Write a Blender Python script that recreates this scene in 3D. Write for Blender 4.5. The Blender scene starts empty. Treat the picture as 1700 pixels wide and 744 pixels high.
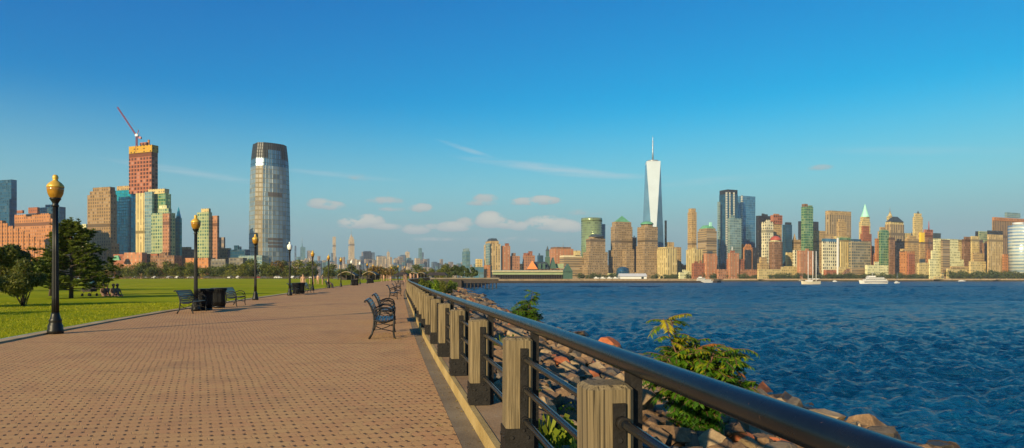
import bpy, math, random
import numpy as np
from mathutils import Vector, Matrix
R = math.radians
F, HZ, CX, EYE = 1100.0, 463.0, 850.0, 1.42
random.seed(7); rng = np.random.default_rng(7)
scene = bpy.context.scene
COL = scene.collection
WATER = -2.6
SUN_EL, SUN_AZ = 18.0, 212.0

# ------------------------------------------------------------------ helpers
def px2x(px, Y): return (px - CX) / F * Y
def px2z(py, Y): return EYE + (HZ - py) / F * Y
def gz(Y): return 0.0042 * min(max(Y, 0.0), 350.0)

def tag(o, label=None, cat=None, group=None, kind=None):
    if label: o['label'] = label
    if cat: o['category'] = cat
    if group: o['group'] = group
    if kind: o['kind'] = kind
    return o

def empty(name, loc=(0, 0, 0), rz=0.0):
    o = bpy.data.objects.new(name, None); COL.objects.link(o)
    o.location = loc; o.rotation_euler = (0, 0, rz); o.empty_display_size = 0.3
    return o

def copy_tree(o, parent=None):
    c = o.copy(); COL.objects.link(c); c.parent = parent
    for ch in list(o.children): copy_tree(ch, c)
    return c

class MB:
    def __init__(s): s.v = []; s.f = []; s.uv = []; s.mi = []; s.sm = []
    def face(s, pts, uvs=None, m=0, sm=False):
        n = len(s.v); s.v += [tuple(p) for p in pts]; s.f.append(tuple(range(n, n + len(pts))))
        s.uv += list(uvs) if uvs else [(0, 0)] * len(pts); s.mi.append(m); s.sm.append(sm)
    def prism(s, bot, z0, z1, top=None, m=0, mt=1, cap=True, bottom=False):
        top = top or bot; n = len(bot); u = 0.0
        for i in range(n):
            a, b, c, d = bot[i], bot[(i + 1) % n], top[(i + 1) % n], top[i]
            w = math.hypot(b[0] - a[0], b[1] - a[1]); wt = math.hypot(c[0] - d[0], c[1] - d[1])
            e = (w - wt) / 2
            za = z0[i] if isinstance(z0, (list, tuple)) else z0
            s.face([(a[0], a[1], z0), (b[0], b[1], z0), (c[0], c[1], z1), (d[0], d[1], z1)],
                   [(u, z0), (u + w, z0), (u + w - e, z1), (u + e, z1)], m)
            u += w
        if cap: s.face([(p[0], p[1], z1) for p in top], None, mt)
        if bottom: s.face([(p[0], p[1], z0) for p in reversed(bot)], None, mt)
    def box(s, c, d, rz=0.0, m=0, mt=None, ry=0.0, bev=0.0):
        mt = m if mt is None else mt
        x, y, z = d[0] / 2, d[1] / 2, d[2] / 2
        M = Matrix.Rotation(rz, 3, 'Z') @ Matrix.Rotation(ry, 3, 'Y')
        P = lambda a, b, e: tuple(M @ Vector((a, b, e)) + Vector(c))
        if bev:
            b = bev
            lo = [(-x, -y), (x, -y), (x, y), (-x, y)]
            rb = [(-x + b, -y), (x - b, -y), (x, -y + b), (x, y - b), (x - b, y), (-x + b, y), (-x, y - b), (-x, -y + b)]
            ri = [(-x + 2 * b, -y + b), (x - 2 * b, -y + b), (x - b, -y + 2 * b), (x - b, y - 2 * b), (x - 2 * b, y - b), (-x + 2 * b, y - b), (-x + b, y - 2 * b), (-x + b, -y + 2 * b)]
            for i in range(8):
                j = (i + 1) % 8
                s.face([P(*rb[i], -z), P(*rb[j], -z), P(*rb[j], z - b), P(*rb[i], z - b)], None, m)
                s.face([P(*rb[i], z - b), P(*rb[j], z - b), P(*ri[j], z), P(*ri[i], z)], None, m)
            s.face([P(*q, z) for q in ri], None, mt); s.face([P(*q, -z) for q in reversed(rb)], None, m)
            return
        V = [P(-x, -y, -z), P(x, -y, -z), P(x, y, -z), P(-x, y, -z), P(-x, -y, z), P(x, -y, z), P(x, y, z), P(-x, y, z)]
        for q, mm, (w, h) in (((0, 1, 5, 4), m, (d[0], d[2])), ((1, 2, 6, 5), m, (d[1], d[2])), ((2, 3, 7, 6), m, (d[0], d[2])), ((3, 0, 4, 7), m, (d[1], d[2])), ((4, 5, 6, 7), mt, (0, 0)), ((3, 2, 1, 0), m, (0, 0))):
            s.face([V[i] for i in q], [(0, 0), (w, 0), (w, h), (0, h)], mm)
    def tube(s, pts, r, n=8, m=0, cap=True, sm=True, flat=1.0):
        pts = [Vector(p) for p in pts]; L = len(pts)
        rs = r if isinstance(r, (list, tuple)) else [r] * L
        base = len(s.v); prev = None; u = 0
        for i, p in enumerate(pts):
            t = (pts[min(i + 1, L - 1)] - pts[max(i - 1, 0)]).normalized()
            ref = Vector((0, 0, 1)) if abs(t.z) < 0.95 else Vector((0, 1, 0))
            if prev is None: a = t.cross(ref).normalized()
            else:
                a = (prev - t * prev.dot(t)).normalized()
            prev = a; b = t.cross(a)
            for k in range(n):
                an = 2 * math.pi * k / n
                s.v.append(tuple(p + a * (math.cos(an) * rs[i] * flat) + b * (math.sin(an) * rs[i])))
        for i in range(L - 1):
            for k in range(n):
                k2 = (k + 1) % n
                s.f.append((base + i * n + k, base + i * n + k2, base + (i + 1) * n + k2, base + (i + 1) * n + k))
                s.uv += [(0, 0)] * 4; s.mi.append(m); s.sm.append(sm)
        if cap:
            s.f.append(tuple(base + k for k in reversed(range(n)))); s.uv += [(0, 0)] * n; s.mi.append(m); s.sm.append(False)
            s.f.append(tuple(base + (L - 1) * n + k for k in range(n))); s.uv += [(0, 0)] * n; s.mi.append(m); s.sm.append(False)
    def lathe(s, prof, n=24, m=0, c=(0, 0, 0), sm=True, flute=0.0, nf=12, phase=0.0):
        base = len(s.v); L = len(prof)
        for (r, z) in prof:
            for k in range(n):
                an = 2 * math.pi * k / n + phase
                rr = r * (1 - flute * (0.5 + 0.5 * math.cos(an * nf))) if flute else r
                s.v.append((c[0] + rr * math.cos(an), c[1] + rr * math.sin(an), c[2] + z))
        for i in range(L - 1):
            for k in range(n):
                k2 = (k + 1) % n
                s.f.append((base + i * n + k, base + i * n + k2, base + (i + 1) * n + k2, base + (i + 1) * n + k))
                circ = 2 * math.pi * max(prof[i][0], .01)
                u0, u1 = circ * k / n, circ * (k + 1) / n
                s.uv += [(u0, prof[i][1]), (u1, prof[i][1]), (u1, prof[i + 1][1]), (u0, prof[i + 1][1])]
                s.mi.append(m); s.sm.append(sm)
        s.f.append(tuple(base + (L - 1) * n + k for k in range(n))); s.uv += [(0, 0)] * n; s.mi.append(m); s.sm.append(False)
        s.f.append(tuple(base + k for k in reversed(range(n)))); s.uv += [(0, 0)] * n; s.mi.append(m); s.sm.append(False)
    def build(s, name, mats, parent=None, loc=None):
        me = bpy.data.meshes.new(name); me.from_pydata(s.v, [], s.f)
        uvl = me.uv_layers.new(name='UVMap'); uvl.data.foreach_set('uv', np.array(s.uv, dtype=np.float32).ravel())
        for x in (mats if isinstance(mats, (list, tuple)) else [mats]): me.materials.append(x)
        me.polygons.foreach_set('material_index', s.mi); me.polygons.foreach_set('use_smooth', s.sm)
        me.update()
        o = bpy.data.objects.new(name, me); COL.objects.link(o)
        if parent: o.parent = parent
        if loc: o.location = loc
        return o

def np_mesh(name, V, Fc, mats, parent=None, smooth=False, mi=None, attrs=None):
    me = bpy.data.meshes.new(name); Fc = np.asarray(Fc, dtype=np.int32); k = Fc.shape[1]
    me.vertices.add(len(V)); me.vertices.foreach_set('co', np.asarray(V, dtype=np.float32).ravel())
    me.loops.add(Fc.size); me.loops.foreach_set('vertex_index', Fc.ravel())
    me.polygons.add(len(Fc)); me.polygons.foreach_set('loop_start', np.arange(0, Fc.size, k, dtype=np.int32))
    me.polygons.foreach_set('loop_total', np.full(len(Fc), k, dtype=np.int32))
    if mi is not None: me.polygons.foreach_set('material_index', np.asarray(mi, dtype=np.int32))
    me.polygons.foreach_set('use_smooth', np.full(len(Fc), smooth, dtype=bool))
    for x in (mats if isinstance(mats, (list, tuple)) else [mats]): me.materials.append(x)
    if attrs is not None:
        a = me.attributes.new('tint', 'FLOAT', 'FACE'); a.data.foreach_set('value', np.asarray(attrs, dtype=np.float32))
    me.update(); me.validate()
    o = bpy.data.objects.new(name, me); COL.objects.link(o)
    if parent: o.parent = parent
    return o

# ------------------------------------------------------------------ materials
class NT:
    def __init__(s, mat): s.t = mat.node_tree; s.n = s.t.nodes; s.l = s.t.links
    def new(s, t, **kw):
        n = s.n.new(t)
        for k, v in kw.items(): setattr(n, k, v)
        return n
    def put(s, sock, v):
        if isinstance(v, bpy.types.NodeSocket): s.l.new(v, sock)
        elif isinstance(v, (tuple, list)) and len(v) == 3 and sock.type == 'RGBA': sock.default_value = (*v, 1)
        else: sock.default_value = v
    def math(s, op, a, b=None, c=None, clamp=False):
        n = s.new('ShaderNodeMath', operation=op, use_clamp=clamp); s.put(n.inputs[0], a)
        if b is not None: s.put(n.inputs[1], b)
        if c is not None: s.put(n.inputs[2], c)
        return n.outputs[0]
    def mix(s, f, a, b, blend='MIX'):
        n = s.new('ShaderNodeMix', data_type='RGBA', blend_type=blend); s.put(n.inputs[0], f); s.put(n.inputs[6], a); s.put(n.inputs[7], b)
        return n.outputs[2]
    def noise(s, vec, scale, detail=3, rough=.55, out=0, dist=0):
        n = s.new('ShaderNodeTexNoise'); n.inputs['Scale'].default_value = scale; n.inputs['Detail'].default_value = detail
        n.inputs['Roughness'].default_value = rough; n.inputs['Distortion'].default_value = dist
        if vec is not None: s.l.new(vec, n.inputs['Vector'])
        return n.outputs[out]
    def ramp(s, f, stops, interp='LINEAR'):
        n = s.new('ShaderNodeValToRGB'); s.put(n.inputs[0], f); e = n.color_ramp.elements; n.color_ramp.interpolation = interp
        while len(e) > 1: e.remove(e[-1])
        e[0].position = stops[0][0]; e[0].color = (*stops[0][1], 1)
        for p, c in stops[1:]: k = e.new(p); k.color = (*c, 1)
        return n.outputs[0]
    def mapv(s, vec, scale=(1, 1, 1), rot=(0, 0, 0), loc=(0, 0, 0)):
        n = s.new('ShaderNodeMapping'); s.l.new(vec, n.inputs[0]); n.inputs['Scale'].default_value = scale; n.inputs['Rotation'].default_value = rot; n.inputs['Location'].default_value = loc
        return n.outputs[0]
    def smooth(s, x, a, b):
        n = s.new('ShaderNodeMapRange', interpolation_type='SMOOTHSTEP'); s.put(n.inputs[0], x); s.put(n.inputs[1], a); s.put(n.inputs[2], b)
        return n.outputs[0]

def mat(name, rgb=(.5, .5, .5), rough=.6, metal=0.0, spec=.5, nvar=0.0, nscale=3.0, bump=0.0, bscale=20.0, emit=None, coat=0.0):
    m = bpy.data.materials.new(name); m.use_nodes = True; t = NT(m); b = t.n['Principled BSDF']
    b.inputs['Roughness'].default_value = rough; b.inputs['Metallic'].default_value = metal; b.inputs['Specular IOR Level'].default_value = spec
    b.inputs['Coat Weight'].default_value = coat
    b.inputs['Base Color'].default_value = (*rgb, 1)
    if nvar or bump: tc = t.new('ShaderNodeNewGeometry').outputs['Position']
    if nvar:
        f = t.noise(tc, nscale, 5, .6)
        dk = tuple(c * (1 - nvar) for c in rgb); lt = tuple(min(c * (1 + nvar), 1) for c in rgb)
        t.l.new(t.ramp(f, [(.3, dk), (.7, lt)]), b.inputs['Base Color'])
    if bump:
        bn = t.new('ShaderNodeBump'); bn.inputs['Strength'].default_value = bump; bn.inputs['Distance'].default_value = .05
        t.l.new(t.noise(tc, bscale, 6, .65), bn.inputs['Height']); t.l.new(bn.outputs[0], b.inputs['Normal'])
    m['_'] = 0
    return m

_fac = {}
def facade(key, wall, glass, bay=4.0, floor=4.0, wu=.6, wv=.55, gr=.15, gm=.0, lit=.25, var=.10, fin=0.0, gs=.6):
    """window grid: UV is metres along and up the wall; each window has its own blind or glass tone"""
    if key in _fac: return _fac[key]
    wall = tuple(c * k for c, k in zip(wall, (.80, .73, .59))); glass = tuple(c * .75 for c in glass)
    if gm == 0 and key not in ('dark', 'whiteg', 'lattice', 'latticey'): glass = tuple(g * .68 + c * .32 for g, c in zip(glass, wall))
    m = bpy.data.materials.new('facade_' + key); m.use_nodes = True; t = NT(m); b = t.n['Principled BSDF']
    uv = t.new('ShaderNodeUVMap').outputs[0]; sp = t.new('ShaderNodeSeparateXYZ'); t.l.new(uv, sp.inputs[0])
    u = t.math('DIVIDE', sp.outputs[0], bay); v = t.math('DIVIDE', sp.outputs[1], floor)
    fu, fv = t.math('FRACT', u), t.math('FRACT', v)
    mu = t.math('LESS_THAN', t.math('ABSOLUTE', t.math('SUBTRACT', fu, .5)), wu / 2) if wu < 1 else 1.0
    mv = t.math('LESS_THAN', t.math('ABSOLUTE', t.math('SUBTRACT', fv, .5)), wv / 2) if wv < 1 else 1.0
    mask = t.math('MULTIPLY', mu, mv)
    cb = t.new('ShaderNodeCombineXYZ'); t.l.new(t.math('FLOOR', u), cb.inputs[0]); t.l.new(t.math('FLOOR', v), cb.inputs[1])
    wn = t.new('ShaderNodeTexWhiteNoise', noise_dimensions='2D'); t.l.new(cb.outputs[0], wn.inputs[0]); w = wn.outputs[0]
    blot = t.noise(uv, .045, 4, .6)
    g0 = tuple(c * .55 for c in glass); g1 = tuple(min(c * 1.35, 1) for c in glass)
    gc = t.mix(w, g0, g1); gc = t.mix(t.smooth(blot, .35, .65), gc, t.mix(.5, gc, g1))
    gc = t.mix(t.math('MULTIPLY', t.math('GREATER_THAN', w, 1 - lit), .55), gc, tuple(min(.9, x * 1.0 + .12) for x in wall))
    wc = t.ramp(t.noise(uv, .09, 5, .65), [(.25, tuple(c * (1 - var * 2) for c in wall)), (.75, tuple(min(1, c * (1 + var)) for c in wall))])
    bf = t.new('ShaderNodeTexWhiteNoise', noise_dimensions='1D'); t.l.new(t.math('FLOOR', v), bf.inputs['W'])
    wc = t.mix(t.math('MULTIPLY', bf.outputs[0], .12), wc, tuple(c * .6 for c in wall))
    cf = t.new('ShaderNodeTexWhiteNoise', noise_dimensions='1D'); t.l.new(t.math('FLOOR', t.math('DIVIDE', u, 2.0)), cf.inputs['W'])
    wc = t.mix(t.math('MULTIPLY', cf.outputs[0], .35), wc, tuple(c * .55 for c in wall))       # random darker columns, shade of recessed bays painted in
    if gm == 0:
        mech = t.math('GREATER_THAN', t.math('FRACT', t.math('DIVIDE', v, 17.0)), 1 - 1.0 / 17); mask = t.math('MAXIMUM', mask, mech); gc = t.mix(mech, gc, tuple(c * .35 for c in wall))
    t.l.new(t.mix(mask, wc, gc), b.inputs['Base Color'])
    t.l.new(t.math('MULTIPLY_ADD', mask, gr - .75, .75), b.inputs['Roughness'])
    t.l.new(t.math('MULTIPLY', mask, gm), b.inputs['Metallic'])
    t.l.new(t.math('MULTIPLY_ADD', mask, gs - .2, .2), b.inputs['Specular IOR Level'])
    bn = t.new('ShaderNodeBump'); bn.inputs['Strength'].default_value = .5; bn.inputs['Distance'].default_value = .25; bn.invert = True
    t.l.new(mask, bn.inputs['Height']); t.l.new(bn.outputs[0], b.inputs['Normal'])
    _fac[key] = m; return m

P = {}
def fac(*a, **k): P[a[0]] = facade(*a, **k)
tan, tan2, brn = (.58, .42, .21), (.66, .50, .26), (.24, .135, .07)
fac('tan', tan, (.035, .04, .045), 3.6, 4.2, .5, .55)
fac('tanv', tan2, (.05, .055, .055), 4.5, 4.0, .42, .9, var=.06)
fac('cream', (.74, .62, .32), (.08, .08, .07), 4.2, 4.2, .5, .5)
fac('creamv', (.72, .61, .32), (.12, .10, .06), 5.2, 4.0, .4, .96, lit=.1)
fac('pale', (.88, .90, .58), (.10, .13, .12), 4.0, 4.4, .62, .5)
fac('whiteg', (.86, .84, .66), (.03, .05, .06), 5.0, 5.4, .5, .6)
fac('granite', (.39, .29, .18), (.05, .05, .045), 3.4, 4.0, .55, .5, var=.08)
fac('graniteh', (.42, .32, .20), (.06, .06, .05), 30, 4.0, 1, .42, var=.06)
fac('brick', (.40, .15, .08), (.06, .05, .045), 4.0, 4.2, .45, .5)
fac('brickw', (.54, .25, .14), (.42, .34, .22), 6.5, 4.2, .35, .65, lit=.4)
fac('pinkb', (.50, .25, .15), (.07, .06, .05), 4.2, 4.4, .5, .5)
fac('orange', (.56, .25, .10), (.07, .06, .05), 4.2, 4.4, .45, .55)
fac('brown', (.30, .17, .10), (.035, .035, .035), 3.6, 4.2, .5, .6)
fac('brownv', (.42, .28, .16), (.03, .028, .03), 5.4, 5.0, .52, 1, lit=.0, gs=.3)
fac('stripe', (.50, .39, .24), (.035, .03, .03), 6.2, 5.0, .5, .93, lit=.05)
fac('dark', (.03, .035, .045), (.02, .03, .05), 3.0, 4.0, .7, .7, lit=.05)
fac('blueg', (.03, .09, .15), (.03, .15, .27), 4.0, 4.2, .85, .8, .08, .55, lit=.06, gs=1)
fac('blueg2', (.12, .26, .38), (.10, .32, .52), 4.0, 4.4, .86, .82, .08, .6, lit=.08, gs=1)
fac('paleg', (.34, .44, .42), (.28, .42, .42), 4.0, 4.4, .86, .8, .12, .5, lit=.08, gs=1)
fac('curveg', (.22, .34, .16), (.34, .42, .20), 4, 4.4, .9, .8, .22, .5, lit=.05, gs=.8)
fac('brownt', (.38, .255, .125), (.03, .03, .03), 4.4, 4.6, .5, .62)
fac('tealg', (.006, .30, .38), (.002, .40, .56), 4.0, 4.2, .84, .8, .1, .5, lit=.12, gs=1)
fac('greeng', (.30, .42, .22), (.05, .26, .14), 4.0, 4.4, .8, .75, .1, .45, lit=.28, gs=1)
fac('greenp', (.42, .50, .30), (.10, .25, .20), 4.0, 4.4, .62, .6, .12, .35, lit=.35)
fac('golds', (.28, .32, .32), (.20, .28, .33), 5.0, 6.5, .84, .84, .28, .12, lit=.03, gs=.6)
fac('golds_sunlit', (.30, .26, .18), (.22, .20, .15), 5.0, 6.5, .80, .74, .45, .0, lit=.05, gs=.25)  # sunlit tan of the left faces put into the facade colour
fac('crown', (.03, .033, .033), (.02, .025, .027), 3.2, 4.6, .6, .9, .5, .0, lit=0)
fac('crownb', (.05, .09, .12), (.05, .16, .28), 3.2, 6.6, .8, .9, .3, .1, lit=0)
fac('wtc', (.10, .26, .42), (.08, .24, .42), 5, 5.4, .9, .86, .06, .8, lit=.03, gs=1)
fac('wtcw', (.62, .68, .72), (.60, .62, .66), 6, 5.4, 1, 1, .3, .2, lit=.0, gs=1)
fac('lattice', (.50, .19, .11), (.10, .04, .03), 5.6, 5.2, .66, .66, .8, 0, lit=.25, gs=.1)
fac('latticey', (.70, .42, .03), (.10, .06, .02), 6, 4.2, .4, .4, .8, 0, lit=.3, gs=.1)
fac('gridg', (.42, .36, .25), (.13, .17, .15), 5.0, 4.8, .7, .66, .15, .3, lit=.3)
fac('silver', (.62, .66, .66), (.30, .40, .46), 4, 4.4, .8, .5, .15, .5, lit=.1, gs=1)
fac('silverh', (.62, .72, .76), (.34, .48, .58), 30, 5.5, 1, .5, .25, .3, lit=.0, gs=.7)
fac('midt', (.33, .28, .26), (.10, .12, .16), 9, 10, .5, .5, lit=.2)
fac('midb', (.10, .16, .25), (.08, .15, .26), 9, 10, .7, .6, .2, .2, lit=.1)
fac('midc', (.55, .46, .34), (.20, .19, .18), 9, 10, .45, .5, lit=.2)
fac('midg', (.12, .24, .28), (.10, .26, .33), 9, 10, .8, .6, .2, .3, lit=.1)
fac('hrow', (.36, .20, .11), (.05, .05, .05), 4, 3.6, .5, .5)
fac('greyl', (.20, .19, .17), (.06, .07, .08), 5, 4.2, .65, .5)
M = {}
M['roof'] = mat('roof_grey', (.16, .14, .12), .9, nvar=.2, nscale=.1)
M['copper'] = mat('green_copper', (.10, .30, .16), .6, nvar=.25, nscale=.15)
M['copperp'] = mat('pale_copper', (.32, .66, .50), .6, nvar=.12, nscale=.15)
M['slate'] = mat('dark_slate', (.035, .05, .055), .5, nvar=.3, nscale=.2)
M['redroof'] = mat('red_roof', (.34, .06, .035), .6, nvar=.2, nscale=.2)
M['metal'] = mat('grey_metal', (.35, .36, .36), .4, .5)
M['iron'] = mat('black_iron', (.010, .010, .010), .45, 0, .3, nvar=.3, nscale=8, bump=.15, bscale=60)
M['pole'] = mat('lamp_pole_paint', (.010, .010, .009), .42, 0, .28, nvar=.25, nscale=6)
M['glareglass'] = mat('curtain_glass_painted_glare', (.45, .51, .54), .35, .1, .5, nvar=.05, nscale=.05)  # painted glare: a whiter copy of the blue curtain glass
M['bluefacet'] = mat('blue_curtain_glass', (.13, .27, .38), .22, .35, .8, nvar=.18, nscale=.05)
M['louvre'] = mat('brown_louvre', (.10, .085, .07), .6)
M['amber'] = mat('amber_glass', (.33, .16, .018), .2, 0, .6, nvar=.25, nscale=9)
M['goldcap'] = mat('gold_cap', (.60, .37, .05), .38, .2, .5, nvar=.12, nscale=9)
M['whiteglass'] = mat('white_glass', (.72, .74, .68), .25, 0, .6)
M['bench'] = mat('bench_paint', (.012, .016, .03), .34, 0, .4, nvar=.3, nscale=10)
M['bin'] = mat('bin_paint', (.008, .008, .009), .45, 0, .3)
M['binliner'] = mat('bin_liner', (.008, .008, .01), .6)
M['orange'] = mat('safety_orange', (.62, .16, .03), .6)
M['yellow'] = mat('formwork_yellow', (.75, .48, .02), .6)
M['cranered'] = mat('crane_red', (.30, .06, .07), .5)
M['white'] = mat('white_paint', (.58, .57, .54), .45)
M['cream_flat'] = mat('cream_stone', (.60, .50, .30), .8, nvar=.15, nscale=.3)
M['window_dark'] = mat('dark_window', (.02, .03, .035), .15, 0, .8)
M['antenna'] = mat('antenna_steel', (.28, .31, .34), .35, .6)
M['shedgreen'] = mat('pale_green_sheet', (.22, .27, .14), .6, nvar=.12, nscale=.2)
M['darkgreen'] = mat('dark_green_metal', (.03, .08, .055), .5, nvar=.2, nscale=.3)
M['timber'] = mat('dark_timber', (.035, .026, .02), .85, nvar=.35, nscale=.8)
M['tanwall'] = mat('tan_seawall', (.27, .19, .11), .9, nvar=.3, nscale=.25)
M['concrete'] = mat('pier_concrete', (.16, .13, .09), .85, nvar=.2, nscale=.4)
M['deckwhite'] = mat('deck_white', (.58, .56, .52), .4)
M['hull'] = mat('cream_hull', (.52, .46, .34), .4)
M['navy'] = mat('navy_stripe', (.02, .04, .10), .4)

def wood_mat():
    m = bpy.data.materials.new('weathered_post_wood'); m.use_nodes = True; t = NT(m); b = t.n['Principled BSDF']
    tc = t.new('ShaderNodeTexCoord').outputs['Object']; oi = t.new('ShaderNodeObjectInfo').outputs['Random']
    off = t.new('ShaderNodeVectorMath', operation='ADD'); t.l.new(tc, off.inputs[0]); cb = t.new('ShaderNodeCombineXYZ')
    t.l.new(t.math('MULTIPLY', oi, 37.0), cb.inputs[0]); t.l.new(t.math('MULTIPLY', oi, 91.0), cb.inputs[2]); t.l.new(cb.outputs[0], off.inputs[1]); p = off.outputs[0]
    g = t.noise(t.mapv(p, (75, 75, 2.0)), 1.0, 6, .65, dist=.8)
    big = t.noise(t.mapv(p, (5, 5, 1.2)), 1.0, 3)
    c = t.ramp(g, [(.30, (.05, .038, .02)), (.47, (.155, .115, .06)), (.7, (.31, .235, .125))])
    c = t.mix(t.math('MULTIPLY', t.smooth(big, .45, .7), .45), c, (.20, .155, .09))
    crack = t.noise(t.mapv(p, (60, 60, .9)), 1.0, 2, .4)
    ck = t.math('SUBTRACT', 1.0, t.smooth(crack, .34, .38))
    c = t.mix(t.math('MULTIPLY', ck, .85), c, (.03, .022, .012))
    c = t.mix(t.math('MULTIPLY', oi, .45), c, t.mix(.5, c, (.10, .085, .06)))
    t.l.new(c, b.inputs['Base Color']); b.inputs['Roughness'].default_value = .85; b.inputs['Specular IOR Level'].default_value = .2
    h = t.math('SUBTRACT', t.math('MULTIPLY', g, .6), ck); bn = t.new('ShaderNodeBump'); bn.inputs['Strength'].default_value = .7; bn.inputs['Distance'].default_value = .006
    t.l.new(h, bn.inputs['Height']); t.l.new(bn.outputs[0], b.inputs['Normal']); return m
M['wood'] = wood_mat()

def rail_mat():
    m = bpy.data.materials.new('painted_pipe'); m.use_nodes = True; t = NT(m); b = t.n['Principled BSDF']
    p = t.new('ShaderNodeNewGeometry').outputs['Position']
    c = t.ramp(t.noise(p, 5, 5, .7), [(.3, (.004, .006, .009)), (.62, (.006, .009, .013)), (.85, (.014, .012, .010))])
    chip = t.smooth(t.noise(p, 22, 5, .7), .66, .69); c = t.mix(t.math('MULTIPLY', chip, .7), c, (.09, .05, .03))
    t.l.new(c, b.inputs['Base Color']); t.l.new(t.math('MULTIPLY_ADD', t.noise(p, 14, 4), .12, .20), b.inputs['Roughness'])
    b.inputs['Specular IOR Level'].default_value = .3
    bn = t.new('ShaderNodeBump'); bn.inputs['Strength'].default_value = .05; bn.inputs['Distance'].default_value = .004
    t.l.new(t.noise(p, 60, 4), bn.inputs['Height']); t.l.new(bn.outputs[0], b.inputs['Normal']); return m
M['pipe'] = rail_mat()
M['shoe'] = mat('dark_steel_plate', (.014, .012, .010), .6, 0, .25, nvar=.4, nscale=14, bump=.2, bscale=50)
M['bolt'] = mat('bolt_steel', (.05, .045, .04), .4, .6)

def paver_mat():
    m = bpy.data.materials.new('interlocking_pavers'); m.use_nodes = True; t = NT(m); b = t.n['Principled BSDF']
    geo = t.new('ShaderNodeNewGeometry').outputs['Position']
    p = t.mapv(geo, rot=(0, 0, R(-9.8))); wob = t.noise(geo, .5, 2)
    sp = t.new('ShaderNodeSeparateXYZ'); t.l.new(p, sp.inputs[0]); x, y = sp.outputs[0], sp.outputs[1]
    x = t.math('MULTIPLY_ADD', wob, .11, x)
    U, Vv = .092, .165
    # zigzag block edges: courses across the walk, every other column shifted half a block
    vy = t.math('DIVIDE', y, Vv); col = t.math('FLOOR', vy); fy = t.math('SUBTRACT', vy, col)
    half = t.math('MULTIPLY', t.math('MODULO', t.math('ABSOLUTE', col), 2.0), .5)
    zig = t.math('MULTIPLY', t.math('SUBTRACT', t.math('PINGPONG', vy, .5), .25), .36)
    vx = t.math('ADD', t.math('DIVIDE', x, U * 2), t.math('ADD', half, zig)); cx = t.math('FLOOR', vx); fx = t.math('SUBTRACT', vx, cx)
    ex = t.math('MINIMUM', fx, t.math('SUBTRACT', 1.0, fx)); ey = t.math('MINIMUM', fy, t.math('SUBTRACT', 1.0, fy))
    jx = t.math('SUBTRACT', 1.0, t.smooth(ex, .012, .035)); jy = t.math('SUBTRACT', 1.0, t.smooth(ey, .02, .07))
    jxs = t.math('MULTIPLY', jx, .75)
    # open corner gaps: the small dark S-shaped holes between blocks
    rowi = t.math('FLOOR', t.math('ADD', vy, .5)); stag = t.math('MULTIPLY', t.math('MODULO', t.math('ABSOLUTE', rowi), 2.0), .5)
    sx = t.math('ADD', t.math('DIVIDE', x, U), t.math('ADD', stag, .5)); dx = t.math('SUBTRACT', t.math('FRACT', sx), .5); dy = t.math('SUBTRACT', t.math('FRACT', t.math('ADD', vy, .5)), .5)
    dxs = t.math('ADD', dx, t.math('MULTIPLY', t.math('SINE', t.math('MULTIPLY', dy, 14.0)), .11))     # S-shaped gap
    d = t.math('SQRT', t.math('ADD', t.math('POWER', t.math('MULTIPLY', dxs, 4.6), 2.0), t.math('POWER', t.math('MULTIPLY', dy, 3.4), 2.0)))
    spot = t.math('SUBTRACT', 1.0, t.smooth(d, .50, .92))
    cs = t.new('ShaderNodeCombineXYZ'); t.l.new(t.math('FLOOR', sx), cs.inputs[0]); t.l.new(rowi, cs.inputs[1])
    ws = t.new('ShaderNodeTexWhiteNoise', noise_dimensions='2D'); t.l.new(cs.outputs[0], ws.inputs[0]); spot = t.math('MULTIPLY', spot, t.smooth(ws.outputs[0], -.25, .55))
    cb = t.new('ShaderNodeCombineXYZ'); t.l.new(cx, cb.inputs[0]); t.l.new(col, cb.inputs[1])
    wn = t.new('ShaderNodeTexWhiteNoise', noise_dimensions='2D'); t.l.new(cb.outputs[0], wn.inputs[0])
    base = t.ramp(wn.outputs[0], [(0, (.36, .155, .055)), (.35, (.42, .235, .07)), (.7, (.46, .31, .10)), (1, (.43, .175, .065))])
    base = t.mix(.72, base, (.53, .285, .12))
    gr = t.noise(geo, 55, 5, .75); base = t.mix(t.math('MULTIPLY', t.smooth(gr, .45, .75), .28), base, (.60, .44, .18))
    base = t.mix(t.math('MULTIPLY', t.math('SUBTRACT', 1.0, t.smooth(gr, .3, .5)), .35), base, (.15, .08, .05))
    st = t.noise(geo, .8, 6, .7); base = t.mix(t.math('MULTIPLY', t.smooth(st, .48, .68), .42), base, (.27, .15, .07))
    st2 = t.noise(geo, .17, 4, .6); base = t.mix(t.math('MULTIPLY', t.smooth(st2, .45, .62), .40), base, (.40, .20, .09))
    # long seams where the blocks were relaid across the walk
    seam = t.math('ABSOLUTE', t.math('SUBTRACT', t.math('FRACT', t.math('DIVIDE', t.math('ADD', y, t.math('MULTIPLY', x, .22)), 9.4)), .5)); sm = t.math('SUBTRACT', 1.0, t.smooth(seam, .001, .004))
    jj = t.math('MAXIMUM', t.math('MULTIPLY', t.math('MAXIMUM', jxs, jy), .20), t.math('MULTIPLY', spot, .86)); jj = t.math('MAXIMUM', jj, t.math('MULTIPLY', sm, .6))
    col_ = t.mix(jj, base, (.035, .022, .014))
    t.l.new(col_, b.inputs['Base Color']); b.inputs['Roughness'].default_value = .85; b.inputs['Specular IOR Level'].default_value = .25
    h = t.math('SUBTRACT', t.math('MULTIPLY', gr, .25), t.math('MAXIMUM', spot, t.math('MULTIPLY', t.math('MAXIMUM', jx, jy), .5)))
    bn = t.new('ShaderNodeBump'); bn.inputs['Strength'].default_value = .6; bn.inputs['Distance'].default_value = .006
    t.l.new(h, bn.inputs['Height']); t.l.new(bn.outputs[0], b.inputs['Normal']); return m

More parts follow.
